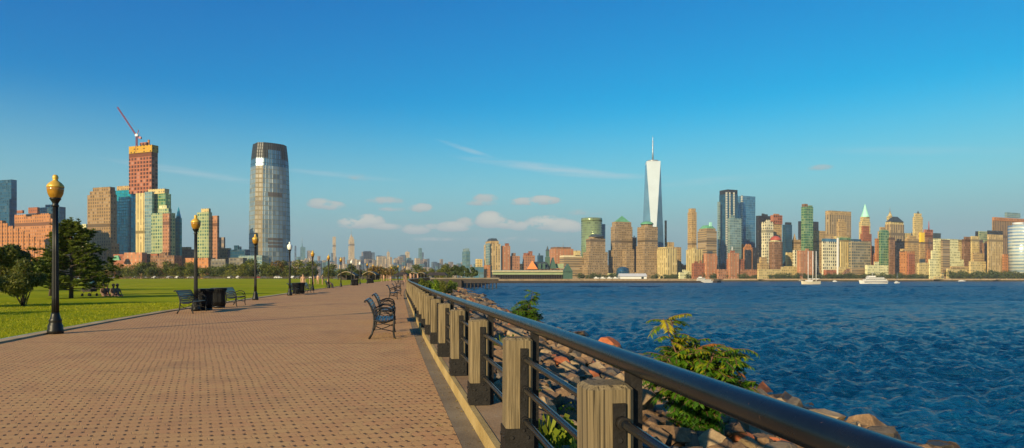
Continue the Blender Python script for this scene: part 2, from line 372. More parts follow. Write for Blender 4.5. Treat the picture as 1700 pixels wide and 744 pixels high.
def ground_mat(name, c0, c1, c2, s=1.0, bump=.4, dist=.03, rough=.9, fine=30):
    m = bpy.data.materials.new(name); m.use_nodes = True; t = NT(m); b = t.n['Principled BSDF']
    p = t.new('ShaderNodeNewGeometry').outputs['Position']
    a = t.noise(p, s * .25, 6, .65); f = t.noise(p, fine, 5, .75); k = t.math('ADD', t.math('MULTIPLY', a, .65), t.math('MULTIPLY', f, .35))
    t.l.new(t.ramp(k, [(.32, c0), (.5, c1), (.66, c2)]), b.inputs['Base Color'])
    b.inputs['Roughness'].default_value = rough; b.inputs['Specular IOR Level'].default_value = .06
    bn = t.new('ShaderNodeBump'); bn.inputs['Strength'].default_value = bump; bn.inputs['Distance'].default_value = dist
    t.l.new(f, bn.inputs['Height']); t.l.new(bn.outputs[0], b.inputs['Normal']); return m
M['paver'] = paver_mat()
M['lawn'] = ground_mat('lawn_turf', (.15, .19, .001), (.27, .30, .002), (.41, .37, .006), .5, .5, .05, 1, 22)
_t = NT(M['lawn']); _b = _t.n['Principled BSDF']; _src = _b.inputs['Base Color'].links[0].from_socket; _p = _t.new('ShaderNodeNewGeometry').outputs['Position']
_w = _t.smooth(_t.noise(_t.mapv(_p, (.10, .22, 1)), 1, 5, .6), .50, .66); _c = _t.mix(_t.math('MULTIPLY', _w, .55), _src, (.50, .36, .03))
_m = _t.smooth(_t.noise(_t.mapv(_p, (.01, .45, 1)), 1, 2, .5), .42, .58); _t.l.new(_t.mix(_t.math('MULTIPLY', _m, .30), _c, (.13, .17, .001)), _b.inputs['Base Color'])
M['band'] = ground_mat('concrete_band', (.13, .10, .07), (.21, .165, .11), (.27, .22, .15), 4, .4, .01, .85, 40)
M['ledge'] = ground_mat('ledge_concrete', (.20, .115, .06), (.30, .19, .10), (.38, .26, .15), 4, .4, .01, .85, 35)
M['kerb'] = ground_mat('kerb_timber', (.26, .175, .065), (.38, .27, .11), (.46, .34, .16), 6, .4, .01, .8, 25)
M['border'] = ground_mat('border_stone', (.26, .18, .10), (.42, .31, .18), (.50, .38, .23), 4, .4, .01, .85, 30)
M['soil'] = ground_mat('slope_soil', (.05, .032, .02), (.11, .07, .04), (.17, .11, .06), 3, .8, .08, .95, 9)
M['land'] = ground_mat('far_land', (.04, .05, .02), (.08, .09, .03), (.13, .12, .06), .3, .3, .05, .95, 2)

def rock_mat(name, c0, c1, c2):
    m = bpy.data.materials.new(name); m.use_nodes = True; t = NT(m); b = t.n['Principled BSDF']
    g = t.new('ShaderNodeNewGeometry'); p = g.outputs['Position']; oi = t.new('ShaderNodeObjectInfo').outputs['Random']
    a = t.noise(p, 2.2, 6, .7); f = t.noise(p, 18, 6, .75)
    c = t.ramp(t.math('ADD', t.math('MULTIPLY', a, .6), t.math('MULTIPLY', f, .4)), [(.33, c0), (.5, c1), (.66, c2)])
    c = t.mix(t.math('MULTIPLY', oi, .35), c, tuple(x * .55 for x in c1))
    sp = t.new('ShaderNodeSeparateXYZ'); t.l.new(p, sp.inputs[0])   # wet weed line just above the water
    wet = t.math('SUBTRACT', 1.0, t.smooth(t.math('ADD', sp.outputs[2], t.math('MULTIPLY', a, .5)), WATER + .3, WATER + .85))
    c = t.mix(t.math('MULTIPLY', wet, .85), c, (.022, .018, .012))
    t.l.new(c, b.inputs['Base Color']); t.l.new(t.math('MULTIPLY_ADD', wet, -.45, .85), b.inputs['Roughness']); b.inputs['Specular IOR Level'].default_value = .3
    bn = t.new('ShaderNodeBump'); bn.inputs['Strength'].default_value = .8; bn.inputs['Distance'].default_value = .03
    t.l.new(f, bn.inputs['Height']); t.l.new(bn.outputs[0], b.inputs['Normal']); return m
ROCKM = [rock_mat('rock_brown', (.08, .048, .025), (.19, .115, .06), (.32, .20, .11)),
         rock_mat('rock_tan', (.15, .10, .052), (.30, .21, .115), (.43, .32, .19)),
         rock_mat('rock_grey', (.05, .04, .032), (.11, .09, .07), (.20, .165, .125)),
         rock_mat('rock_red', (.19, .055, .022), (.38, .115, .045), (.50, .18, .07))]

W1, W2, W3, W4 = .30, .06, .5, 3.0
def water_mat():
    m = bpy.data.materials.new('river_water'); m.use_nodes = True; t = NT(m); b = t.n['Principled BSDF']
    p = t.new('ShaderNodeNewGeometry').outputs['Position']
    a = t.noise(t.mapv(p, (.035, .10, 1), rot=(0, 0, R(12))), 1, 4, .6)
    c = t.mix(t.smooth(a, .35, .65), (.001, .036, .095), (.002, .062, .145))
    t.l.new(c, b.inputs['Base Color']); b.inputs['IOR'].default_value = 1.33; b.inputs['Specular IOR Level'].default_value = .5; b.inputs['Specular Tint'].default_value = (.55, .8, 1, 1)
    h1 = t.noise(t.mapv(p, (2.4, 3.4, 1), rot=(0, 0, R(-10))), 1.0, 5, .62, dist=.6)
    h2 = t.noise(t.mapv(p, (7.0, 10.0, 1), rot=(0, 0, R(18))), 1.0, 4, .6, dist=.4)
    h3 = t.noise(t.mapv(p, (.5, .8, 1), rot=(0, 0, R(6))), 1.0, 5, .6)
    h4 = t.noise(t.mapv(p, (.11, .19, 1), rot=(0, 0, R(-8))), 1.0, 4, .65)   # longer waves out on the open river
    sy = t.new('ShaderNodeSeparateXYZ'); t.l.new(p, sy.inputs[0]); off_ = t.smooth(sy.outputs[1], 25.0, 160.0)
    t.l.new(t.math('MULTIPLY_ADD', off_, .20, .13), b.inputs['Roughness'])
    h = t.math('ADD', t.math('MULTIPLY', h1, W1), t.math('ADD', t.math('MULTIPLY', h2, W2), t.math('ADD', t.math('MULTIPLY', h3, W3), t.math('MULTIPLY', h4, t.math('MULTIPLY_ADD', off_, W4, .3)))))
    bn = t.new('ShaderNodeBump'); bn.inputs['Strength'].default_value = 1.0; bn.inputs['Distance'].default_value = 1.0
    t.l.new(h, bn.inputs['Height']); t.l.new(bn.outputs[0], b.inputs['Normal']); return m
M['water'] = water_mat()

def leaf_mat(name, c0, c1, c2, trans=.25):
    m = bpy.data.materials.new(name); m.use_nodes = True; t = NT(m); b = t.n['Principled BSDF']
    at = t.new('ShaderNodeAttribute'); at.attribute_name = 'tint'; oi = t.new('ShaderNodeObjectInfo').outputs['Random']
    k = t.math('ADD', at.outputs['Fac'], t.math('MULTIPLY', t.math('SUBTRACT', oi, .5), .5))
    c = t.ramp(k, [(.05, c0), (.5, c1), (.95, c2)]); t.l.new(c, b.inputs['Base Color'])
    b.inputs['Roughness'].default_value = .55; b.inputs['Specular IOR Level'].default_value = .25
    tr = t.new('ShaderNodeBsdfTranslucent'); t.l.new(t.mix(.3, c, (.35, .35, .02)), tr.inputs[0])
    mx = t.new('ShaderNodeMixShader'); mx.inputs[0].default_value = trans; out = t.n['Material Output']
    t.l.new(b.outputs[0], mx.inputs[1]); t.l.new(tr.outputs[0], mx.inputs[2]); t.l.new(mx.outputs[0], out.inputs[0]); return m
M['leafrow'] = leaf_mat('row_leaves', (.04, .06, .008), (.10, .12, .014), (.21, .19, .02))
M['leafrow2'] = leaf_mat('autumn_leaves', (.09, .05, .01), (.17, .10, .02), (.24, .16, .03))
M['leafcity'] = leaf_mat('shore_leaves', (.025, .045, .012), (.055, .085, .02), (.11, .12, .03))
M['pine'] = leaf_mat('pine_needles', (.025, .045, .007), (.065, .10, .011), (.16, .19, .018), .2)
M['shrub'] = leaf_mat('shrub_leaves', (.045, .06, .01), (.10, .115, .016), (.21, .18, .03))
M['sumac'] = leaf_mat('sumac_leaves', (.016, .055, .003), (.055, .14, .004), (.36, .29, .010), .3)
M['sumac2'] = leaf_mat('green_bush_leaves', (.03, .075, .004), (.08, .16, .006), (.20, .26, .012), .3)
M['redleaf'] = leaf_mat('turning_leaves', (.25, .08, .01), (.40, .14, .02), (.45, .22, .03), .35)
M['grass'] = leaf_mat('grass_blades', (.15, .18, .001), (.27, .28, .003), (.42, .38, .008), .3)
M['weed'] = leaf_mat('weed_leaves', (.08, .12, .01), (.18, .22, .015), (.34, .30, .04), .3)
M['bark'] = mat('bark', (.07, .05, .035), .9, nvar=.35, nscale=12, bump=.5, bscale=18)
M['stem'] = mat('sumac_stem', (.13, .06, .035), .7)

# ------------------------------------------------------------------ the walk
def herm(xs, ys):
    xs = np.array(xs, float); ys = np.array(ys, float); d = np.gradient(ys, xs)
    def f(x):
        x = np.asarray(x, float); i = np.clip(np.searchsorted(xs, x) - 1, 0, len(xs) - 2)
        h = xs[i + 1] - xs[i]; t = (x - xs[i]) / h
        h00 = 2 * t**3 - 3 * t**2 + 1; h10 = t**3 - 2 * t**2 + t; h01 = -2 * t**3 + 3 * t**2; h11 = t**3 - t**2
        return h00 * ys[i] + h10 * h * d[i] + h01 * ys[i + 1] + h11 * h * d[i + 1]
    return f
_py = [-40, -10, 0, 1.4, 2.7, 4.7, 6.65, 8.6, 10.5, 12.5, 15, 20, 30, 45]; _pa = [.84, .84, .84, .845, .85, .845, .81, .775, .74, .715, .69, .67, .67, .67]
_ppx = [a - .1715 * y for a, y in zip(_pa, _py)]
postx = herm(_py + [66, 85, 110, 140, 180, 236], _ppx + [-10.4, -12.9, -15.6, -18.6, -22.4, -29.0])
leftx = herm([-60, -20, 0, 8, 14, 16.7, 26.7, 37.6, 50, 72.6, 110, 138, 177, 236], [2.0, -3.6, -7.6, -9.4, -10.8, -11.5, -13.7, -15.5, -17.4, -20.9, -26.2, -30.2, -34.2, -39])
rows = sorted(set(list(np.arange(-38, 0, 4.)) + list(np.arange(0, 30, .5)) + list(np.arange(30, 236, 2.))))

def strip(name, fL, fR, dz, m, y0=-38, y1=236, dzR=None, nx=1):
    ys = [y for y in rows if y0 <= y <= y1]; mb = MB(); dzR = dz if dzR is None else dzR
    for a, b in zip(ys[:-1], ys[1:]):
        for k in range(nx):
            q = []
            for y, s in ((a, k), (a, k + 1), (b, k + 1), (b, k)):
                t = s / nx; q.append((float(fL(y) * (1 - t) + fR(y) * t), y, gz(y) + dz * (1 - t) + dzR * t))
            mb.face(q, [(p[0], p[1]) for p in q])
    return mb
kx = lambda y: postx(y) - .115
bx_ = lambda y: postx(y) - .115 - .19
tag(strip('p', leftx, bx_, 0, None).build('promenade', M['paver']), kind='structure')
tag(strip('p', bx_, kx, -.002, None).build('concrete_band', M['band']), kind='structure')
mb = strip('p', lambda y: kx(y) + .055, lambda y: kx(y) + .36, .132, None)
o = tag(mb.build('ledge', M['ledge']), kind='structure')
mb = strip('k', kx, lambda y: kx(y) + .055, .138, None)
mb2 = strip('k', kx, kx, -.05, None, dzR=.138)
mb3 = strip('k', lambda y: kx(y) + .055, lambda y: kx(y) + .055, .138, None, dzR=.10)
mb4 = strip('k', lambda y: kx(y) + .36, lambda y: kx(y) + .36, .132, None, dzR=-.6)
for q in (mb2, mb3, mb4):
    n = len(mb.v); mb.v += q.v; mb.f += [tuple(i + n for i in f) for f in q.f]; mb.uv += q.uv; mb.mi += q.mi; mb.sm += q.sm
tag(mb.build('kerb', M['kerb']), kind='structure')
bl = lambda y: leftx(y) - .30
mb = strip('b', bl, leftx, .035, None); q = strip('b', leftx, leftx, .035, None, dzR=-.02)
n = len(mb.v); mb.v += q.v; mb.f += [tuple(i + n for i in f) for f in q.f]; mb.uv += q.uv; mb.mi += q.mi; mb.sm += q.sm
tag(mb.build('border_kerb', M['border']), kind='structure')
# lawn and far ground
mb = MB(); ys = [-38, -20, 0, 6, 12, 16, 20, 26, 34, 44, 60, 90, 130, 180, 236]
for a, b in zip(ys[:-1], ys[1:]):
    mb.face([(-900, a, gz(a) + .04), (float(bl(a)), a, gz(a) + .04), (float(bl(b)), b, gz(b) + .04), (-900, b, gz(b) + .04)])
mb.face([(-900, 236, gz(236) + .04), (-18, 236, gz(236) + .04), (-18, 352, gz(352) + .04), (-900, 352, gz(352) + .04)])
tag(mb.build('lawn', M['lawn']), kind='structure')
mb = MB(); z = gz(400)
poly = [(-3300, -100), (-900, -100), (-900, 352), (-18, 352), (-20, 640), (-20, 3950), (-3300, 3950)]
mb.face([(x, y, z - .02) for x, y in poly]); mb.face([(-18, 352, z - .02), (-18, 352, -5), (-20, 640, -5), (-20, 640, z - .02)], None, 1)
mb.face([(-18, 236, gz(236)), (-18, 236, -5), (-18, 352, -5), (-18, 352, z)], None, 1); mb.face([(-39, 236, gz(236)), (-39, 236, -5), (-18, 236, -5), (-18, 236, gz(236))], None, 1)
tag(mb.build('far_ground', [M['land'], M['timber']]), kind='structure')
mb = MB()   # the opposite banks
MANY = 1108.0
mb.prism([(-18, MANY), (3300, MANY), (3300, 3950), (-18, 3950)], -6, 1.1, m=0, mt=0)
tag(mb.build('far_bank', M['land']), kind='structure')
# revetment ground under the rocks
def slope_z(d): return -.10 - d * (3.0 / 12.6)
mb = MB(); ds = [0, .6, 1.5, 3, 5, 7.5, 10, 12.6, 16]
for a, b in zip(rows[:-1], rows[1:]):
    for d0, d1 in zip(ds[:-1], ds[1:]):
        q = []
        for y, d in ((a, d0), (a, d1), (b, d1), (b, d0)):
            x = float(postx(y)) + .24 + d; q.append((x, y, gz(y) * max(0, 1 - d / 9) + slope_z(d)))
        mb.face(q, None, 0, True)
tag(mb.build('slope', M['soil']), kind='structure')

# ------------------------------------------------------------------ water (real waves near, the same sheet to the far banks)
def water():
    ys = [-100., -60., -30., -15., -8., -4., -1.]
    while ys[-1] < 3900:
        y = ys[-1]; ys.append(y + (max(.16, y * y / 6800.) if y < 330 else y * .05))
    ys = np.array(ys); nx = 980
    a = np.linspace(0, 1, nx); Yc = ys[:, None]; far = np.maximum(Yc, 8.)
    x0 = np.where(Yc < 330, -2 - .22 * far, np.where(Yc < 700, -20 - .45 * far, -3300 + 0 * far)); x0 = np.minimum(x0, -.24 * far); x1 = np.where(Yc < 700, 20 + .92 * far, 3300 + 0 * far)
    x0 = np.where(Yc < 9, -60, x0)
    X = x0 + (x1 - x0) * a[None, :]; Y = np.repeat(Yc, nx, 1); Z = np.zeros_like(X); r = np.random.default_rng(3)
    dyr = np.maximum(.16, Yc * Yc / 6800.); dxr = (x1 - x0) / nx
    for k in range(112):
        lam = .34 * math.exp(.042 * k); th = R(-78) + r.normal(0, .62)
        c, s_ = math.cos(th), math.sin(th); kx_, ky_ = 2 * math.pi / lam * c, 2 * math.pi / lam * s_; ph = r.uniform(0, 6.28)
        amp = WS * r.uniform(.6, 1.3) * lam / (2 * math.pi) * (min(1, 1.1 / lam) ** .95 if lam < 9 else .30)
        fade = np.clip(lam / (abs(s_) * dyr * 2.2 + abs(c) * dxr * 2.2) - .8, 0, 1)
        if lam > 4: fade = fade * np.clip((Yc - 8) / 70, .22, 1)
        if lam >= 9: fade = fade * np.clip((Yc - 70) / 120, 0, 1)
        g = kx_ * X + ky_ * Y + ph + .7 * np.sin(X * (.13 + .01 * k) + k) + .7 * np.sin(Y * .09 + 2 * k)
        s = np.sin(g); Z += amp * fade * (s + .3 * (s * s))
    Z *= np.clip((Y + 8) / 12, 0, 1) * (Y < 700)
    V = np.stack([X, Y, WATER + Z - Z.mean()], -1)
    n0, n1 = len(ys), nx; idx = np.arange(n0 * n1).reshape(n0, n1)
    Fc = np.stack([idx[:-1, :-1], idx[:-1, 1:], idx[1:, 1:], idx[1:, :-1]], -1).reshape(-1, 4)
    tag(np_mesh('water', V.reshape(-1, 3), Fc, M['water'], smooth=True), kind='structure')
WS = .10
water()

# ------------------------------------------------------------------ railing
def tang(y):
    d = float(postx(y + .5) - postx(y - .5)); return math.atan2(-d, 1.0)   # rotation of the path direction from +Y
def off(y, d):   # point on the water side of the post line
    th = tang(y); return float(postx(y)) + d * math.cos(th), y + d * math.sin(th)
rl = empty('railing', (float(postx(2.7)), 2.7, 0))
tag(rl, 'long waterside railing with thick black pipe handrail and weathered square timber posts', 'railing')
def local(pts): return [(p[0] - rl.location.x, p[1] - rl.location.y, p[2]) for p in pts]
RH = 1.066
ry = [-36, -20, -8, -4, -2, -1] + list(np.arange(0, 20, .5)) + list(np.arange(20, 236, 2.))
def line(d, z): return local([(*off(y, d), gz(y) + z) for y in ry])
mb = MB(); mb.tube(line(.10, RH), .0435, 20); mb.build('handrail', M['pipe'], rl)
for z in (.84, .63, .415):
    mb = MB(); mb.tube(line(.035, z), .0195, 10); mb.build('lower_rail', M['pipe'], rl)
pys = [0.68]; pys = [.68, 2.72, 4.72, 6.68, 8.62]
while pys[-1] < 176: pys.append(pys[-1] + 2.0)
for y in [-17.4, -13.4, -9.4, -5.4, -3.4, -1.35] : pys.insert(0, y)
pys = sorted(pys)[:100]
mb = MB(); mb.box((0, 0, .425), (.19, .19, .85), bev=.018); pmesh = None
for i, y in enumerate(pys):
    x = float(postx(y)); r = random.Random(i)
    if pmesh is None:
        ob = mb.build('post', M['wood'], rl); pmesh = ob.data
        m2 = MB(); m2.box((0, 0, .11), (.206, .206, .22)); 
        for dx in (-.055, .055):
            for dz in (.06, .16): m2.lathe([(.014, 0), (.014, .012), (.008, .016)], 8, 1, (dx, -.106, dz), sm=False)
        # bolts on the near face: lathe is vertical, turn each one
        m2 = MB(); m2.box((0, 0, .11), (.206, .206, .22))
        for dx in (-.055, .055):
            for dz in (.06, .16):
                m2.tube([(dx, -.102, dz), (dx, -.114, dz)], .013, 6, 1, sm=False); m2.tube([(-.102, dx, dz), (-.114, dx, dz)], .013, 6, 1, sm=False)
        sh = m2.build('post_shoe', [M['shoe'], M['bolt']], ob); sh.location = (0, 0, 0); smesh = sh.data
        m3 = MB(); m3.box((.028, -.101, .50), (.052, .014, .56)); 
        for z_ in (.705, .495, .28): m3.tube([(.035, -.108, z_), (.035, -.150, z_)], .027, 12, 0); m3.tube([(.028, -.106, z_ - .07), (.028, -.114, z_ - .07)], .010, 6, 1, sm=False)
        br = m3.build('rail_bracket', [M['shoe'], M['bolt']], ob); bmesh_ = br.data
        m4 = MB(); m4.box((.124, 0, .445), (.05, .075, .89)); up = m4.build('handrail_support', M['shoe'], ob); umesh = up.data
    else:
        ob = bpy.data.objects.new('post', pmesh); COL.objects.link(ob); ob.parent = rl
        for nm, me in (('post_shoe', smesh), ('rail_bracket', bmesh_), ('handrail_support', umesh)):
            c = bpy.data.objects.new(nm, me); COL.objects.link(c); c.parent = ob
    ob.location = (x - rl.location.x, y - rl.location.y, gz(y) + .134); ob.rotation_euler = (r.uniform(-.006, .006), r.uniform(-.006, .006), tang(y) + r.uniform(-.02, .02))

# ------------------------------------------------------------------ rocks
def ico(sub):
    t = (1 + 5 ** .5) / 2
    v = [(-1, t, 0), (1, t, 0), (-1, -t, 0), (1, -t, 0), (0, -1, t), (0, 1, t), (0, -1, -t), (0, 1, -t), (t, 0, -1), (t, 0, 1), (-t, 0, -1), (-t, 0, 1)]
    f = [(0, 11, 5), (0, 5, 1), (0, 1, 7), (0, 7, 10), (0, 10, 11), (1, 5, 9), (5, 11, 4), (11, 10, 2), (10, 7, 6), (7, 1, 8), (3, 9, 4), (3, 4, 2), (3, 2, 6), (3, 6, 8), (3, 8, 9), (4, 9, 5), (2, 4, 11), (6, 2, 10), (8, 6, 7), (9, 8, 1)]
    v = [np.array(p) / np.linalg.norm(p) for p in v]
    for _ in range(sub):
        cache = {}; nf = []
        def mid(a, b):
            k = (min(a, b), max(a, b))
            if k not in cache: p = v[a] + v[b]; v.append(p / np.linalg.norm(p)); cache[k] = len(v) - 1
            return cache[k]
        for a, b, c in f:
            x, y, z = mid(a, b), mid(b, c), mid(c, a); nf += [(a, x, z), (b, y, x), (c, z, y), (x, y, z)]
        f = nf
    return np.array(v), np.array(f)
def rock_shape(seed, sub):
    r = np.random.default_rng(seed); V, Fc = ico(sub); V = V.copy()
    A = np.linalg.qr(r.normal(size=(3, 3)))[0]; A = A + r.normal(size=(3, 3)) * .12
    pl = [(sg * A[:, q], r.uniform(.42, .70)) for q in range(3) for sg in (-1, 1)] + [(r.normal(size=3), r.uniform(.60, .84)) for _ in range(6)]
    for n, d in pl:
        n = n / np.linalg.norm(n); s = V @ n; V -= np.outer(np.maximum(s - d, 0), n)
    V += r.normal(size=V.shape) * .012
    V *= np.array([1, r.uniform(.65, .95), r.uniform(.5, .75)]); return V / np.abs(V[:, :2]).max(), Fc
SH2 = [rock_shape(100 + i, 2) for i in range(14)]; SH1 = [rock_shape(100 + i, 1) for i in range(14)]
cands = []; r = random.Random(11)
def slope_at(x, y):
    d = x - (float(postx(y)) + .24); return gz(y) * max(0, 1 - d / 9) + slope_z(d)
cell = .62; y = .6
while y < 232:
    step = (.44 if y < 14 else .52 if y < 40 else .8 if y < 100 else 1.25)
    d = .25
    while d < 12.7:
        yy = y + r.uniform(-.5, .5) * step; dd = d + r.uniform(-.4, .4) * step; k = step * r.uniform(.38, .95)
        if r.random() < .06: k *= 1.5
        if dd < .9: k = min(k, .3)
        k = max(.12, k) * (1.12 if dd > 9 else 1) * (1.45 if dd > 8 and yy < 34 else 1)
        x = float(postx(yy)) + .24 + dd
        m = r.choices([0, 1, 2, 3], [.50, .20, .24, .06])[0]
        if dd - k * .55 > -.02: cands.append([x, yy, slope_at(x, yy) + k * r.uniform(.02, .26), k * .68, m, r.randrange(14)])
        d += step * .82
    y += step * .82
# some that stand out in the photograph: (px, py, Y, half size, kind)
for px, py, Y, s, m in ((1012, 571, 33, .66, 3), (1137, 702, 10.2, .34, 1), (1108, 690, 11, .27, 1), (1185, 717, 9.6, .20, 1), (1290, 672, 17.5, .38, 1), (1368, 688, 17.5, .55, 1), (1318, 670, 18.2, .3, 2), (1460, 722, 15.6, .40, 2), (1428, 716, 16, .34, 0), (1560, 741, 15.3, .30, 2), (1225, 725, 9.8, .28, 3), (1075, 655, 14, .3, 0), (1158, 655, 16, .3, 0)):
    x = px2x(px, Y); cands.append([x, Y, px2z(py, Y) - s * .15, s, m, r.randrange(14)])
def show(c):
    px = CX + F * c[0] / max(c[1], .1); py = HZ - F * (c[2] - EYE) / max(c[1], .1)
    ok = c[1] > 1 and px < 1720 and py < 790 and px > 660
    vis = 1.0
    dxr = c[0] - float(postx(c[1]))
    if dxr < 1.0: vis = .5
    return (c[3] / c[1] * vis) if ok else 0
cands.sort(key=show, reverse=True)
near, rest = cands[:290], cands[290:]
RL = ['reddish brown quarried rock among the riprap beyond the railing', 'pale tan angular rock among the riprap beyond the railing', 'dull grey rock among the riprap beyond the railing', 'rust orange rock among the riprap beyond the railing']
meshes = {}
for c in near:
    key = (c[5], c[4])
    if key not in meshes:
        V, Fc = SH2[c[5]]; ob = np_mesh('rock', V, Fc, ROCKM[c[4]]); meshes[key] = ob.data
    else: ob = bpy.data.objects.new('rock', meshes[key]); COL.objects.link(ob)
    ob.location = c[:3]; ob.scale = (c[3],) * 3; ob.rotation_euler = (r.uniform(-.6, .6), r.uniform(-.6, .6), r.uniform(0, 6.28))
    big = c[3] == .66
    tag(ob, 'largest rust orange boulder at the water edge right of the small green bush' if big else RL[c[4]], 'rock', None if big else ['brown rocks', 'tan rocks', 'grey rocks', 'orange rocks'][c[4]] + ' of the revetment')
Vs, Fs, mi, base = [], [], [], 0
for c in rest:
    V, Fc = SH1[c[5]]; e = Matrix.Rotation(r.uniform(0, 6.28), 3, 'Z') @ Matrix.Rotation(r.uniform(-.5, .5), 3, 'X'); V = (V * c[3]) @ np.array(e).T + np.array(c[:3])
    Vs.append(V); Fs.append(Fc + base); base += len(V); mi += [c[4]] * len(Fc)
tag(np_mesh('riprap', np.concatenate(Vs), np.concatenate(Fs), ROCKM, mi=mi), 'mass of mixed brown riprap stones covering the bank down to the water', 'riprap', kind='stuff')

# ------------------------------------------------------------------ foliage
def leaf_cloud(seed, blobs, n, size, elong=1.6, droop=0.0):
    """n leaf faces spread through the volume of ellipsoid blobs (x,y,z,rx,ry,rz); denser near the skin"""
    r = np.random.default_rng(seed); vol = np.array([b[3] * b[4] * b[5] for b in blobs]) ** .7; idx = r.choice(len(blobs), n, p=vol / vol.sum())
    B = np.array(blobs)[idx]; d = r.normal(size=(n, 3)); d /= np.linalg.norm(d, axis=1)[:, None]
    rad = r.uniform(.25, 1.0, n) ** .4 * (1 + .10 * r.normal(size=n)); C = B[:, :3] + d * B[:, 3:6] * rad[:, None]
    nrm = d + r.normal(size=(n, 3)) * .75; nrm /= np.linalg.norm(nrm, axis=1)[:, None]
    t = np.cross(nrm, r.normal(size=(n, 3))); t[:, 2] -= droop; t /= np.linalg.norm(t, axis=1)[:, None]; b = np.cross(nrm, t)
    s = size * r.uniform(.6, 1.35, n)[:, None]
    V = np.stack([C - t * s * elong, C + b * s * .62 - t * s * .1, C + t * s * elong, C - b * s * .62 + t * s * .1], 1).reshape(-1, 3)
    tint = np.clip(r.normal(.5, .2, n) + (r.random(len(blobs))[idx] - .5) * .45, 0, 1)
    return V, np.arange(4 * n).reshape(n, 4), tint
def tree_parts(root, seed, blobs, n, size, lm, trunk, elong=1.6, limbs=True, tr=.12):
    V, Fc, ti = leaf_cloud(seed, blobs, n, size, elong); np_mesh('crown', V, Fc, lm, root, attrs=ti)
    mb = MB(); mb.tube([(0, 0, -.1), (.03 * trunk, .02, trunk * .5), (0, 0, trunk)], [tr, tr * .75, tr * .5], 8)
    if limbs:
        for b in blobs[:7]: mb.tube([(0, 0, trunk * .6), ((b[0]) * .5, b[1] * .5, (trunk * .7 + b[2]) / 2), (b[0], b[1], b[2])], [tr * .45, tr * .3, tr * .12], 5)
    mb.build('trunk', M['bark'], root)
def round_tree(name, seed, h, w, n, size, lm, label, cat, loc, group=None, low=.22):
    r = random.Random(seed); root = empty(name, loc); bl = []
    for k in range(11):
        a = r.uniform(0, 6.28); q = r.uniform(0, .62) * w / 2; z = h * r.uniform(low + .14, .84)
        s = w * r.uniform(.18, .30) * (1.15 - .45 * abs(z / h - .5)); bl.append((q * math.cos(a), q * math.sin(a), z, s, s, s * .8))
    tree_parts(root, seed, bl, n, size, lm, h * .6, tr=h * .022); return tag(root, label, cat, group)

# row beyond the lawn
GR = 'trees in the row beyond the lawn'
protos = [round_tree('row_tree', 40 + i, 8.0 + (i % 3), 9.0 + i % 2, 900, .30, M['leafrow'] if i != 3 else M['leafrow2'],
          'olive green broadleaf tree in the row beyond the lawn' if i != 3 else 'rusty autumn coloured tree in the row beyond the lawn', 'tree', (0, 0, 0), GR if i != 3 else GR + ', turning', low=.04) for i in range(5)]
used = [False] * 5; r = random.Random(5); px = 128.0; cnt = 0
while px < 742:
    for row in range(2):
        Y = 356 + row * 26 + r.uniform(-5, 8); k = r.choices(range(5), [3, 3, 3, 1.3, 3])[0]
        o = protos[k] if not used[k] else copy_tree(protos[k]); used[k] = True
        p = px + r.uniform(-7, 7); hpx = (24 if row else 18) * r.uniform(.75, 1.25) * (1.12 if 380 < p < 480 else 1) * (.8 if p > 560 else 1)
        s = hpx * Y / F / 8.6; o.location = (px2x(p, Y), Y, gz(400)); o.scale = (s * r.uniform(1.0, 1.35), s, s); o.rotation_euler.z = r.uniform(0, 6.28); cnt += 1
    px += 12.0
# big round oak-like mass near px 635 and the willow clump by the pier
def clump(name, seed, pxa, pxb, pyt, Y, n, size, lm, label, cat, group=None, base=None, ry=None):
    w = (pxb - pxa) / F * Y; base = gz(Y) if base is None else base; h = px2z(pyt, Y) - base; r = random.Random(seed)
    root = empty(name, (px2x((pxa + pxb) / 2, Y), Y, base)); bl = []
    for k in range(12):
        x = r.uniform(-.38, .38) * w; s = w * r.uniform(.10, .17); top = h * (1 - (abs(x) / w) ** 2 * 1.6)
        zz = r.uniform(.3, .95) * top; zz = min(zz, top - s * .7) if top > s else top * .5
        bl.append((x, r.uniform(-.25, .25) * (ry or w), max(zz, s * .5), s * 1.25, s * 1.25, min(s, h * .4)))
    tree_parts(root, seed, bl, n, size, lm, h * .55, tr=h * .03); return tag(root, label, cat, group)
clump('broad_tree', 71, 606, 655, 443, 300, 1400, .32, M['leafrow2'], 'broad brownish tree rising above the row near the path end', 'tree')
for i, (a, b, t_) in enumerate(((736, 756, 443), (748, 768, 440), (760, 780, 441), (772, 794, 444))):
    clump('willow_tree', 80 + i, a, b, t_, 330, 1500, .30, M['leafcity'], 'dense green round willow in the clump behind the timber pier', 'tree', 'willow clump behind the timber pier')

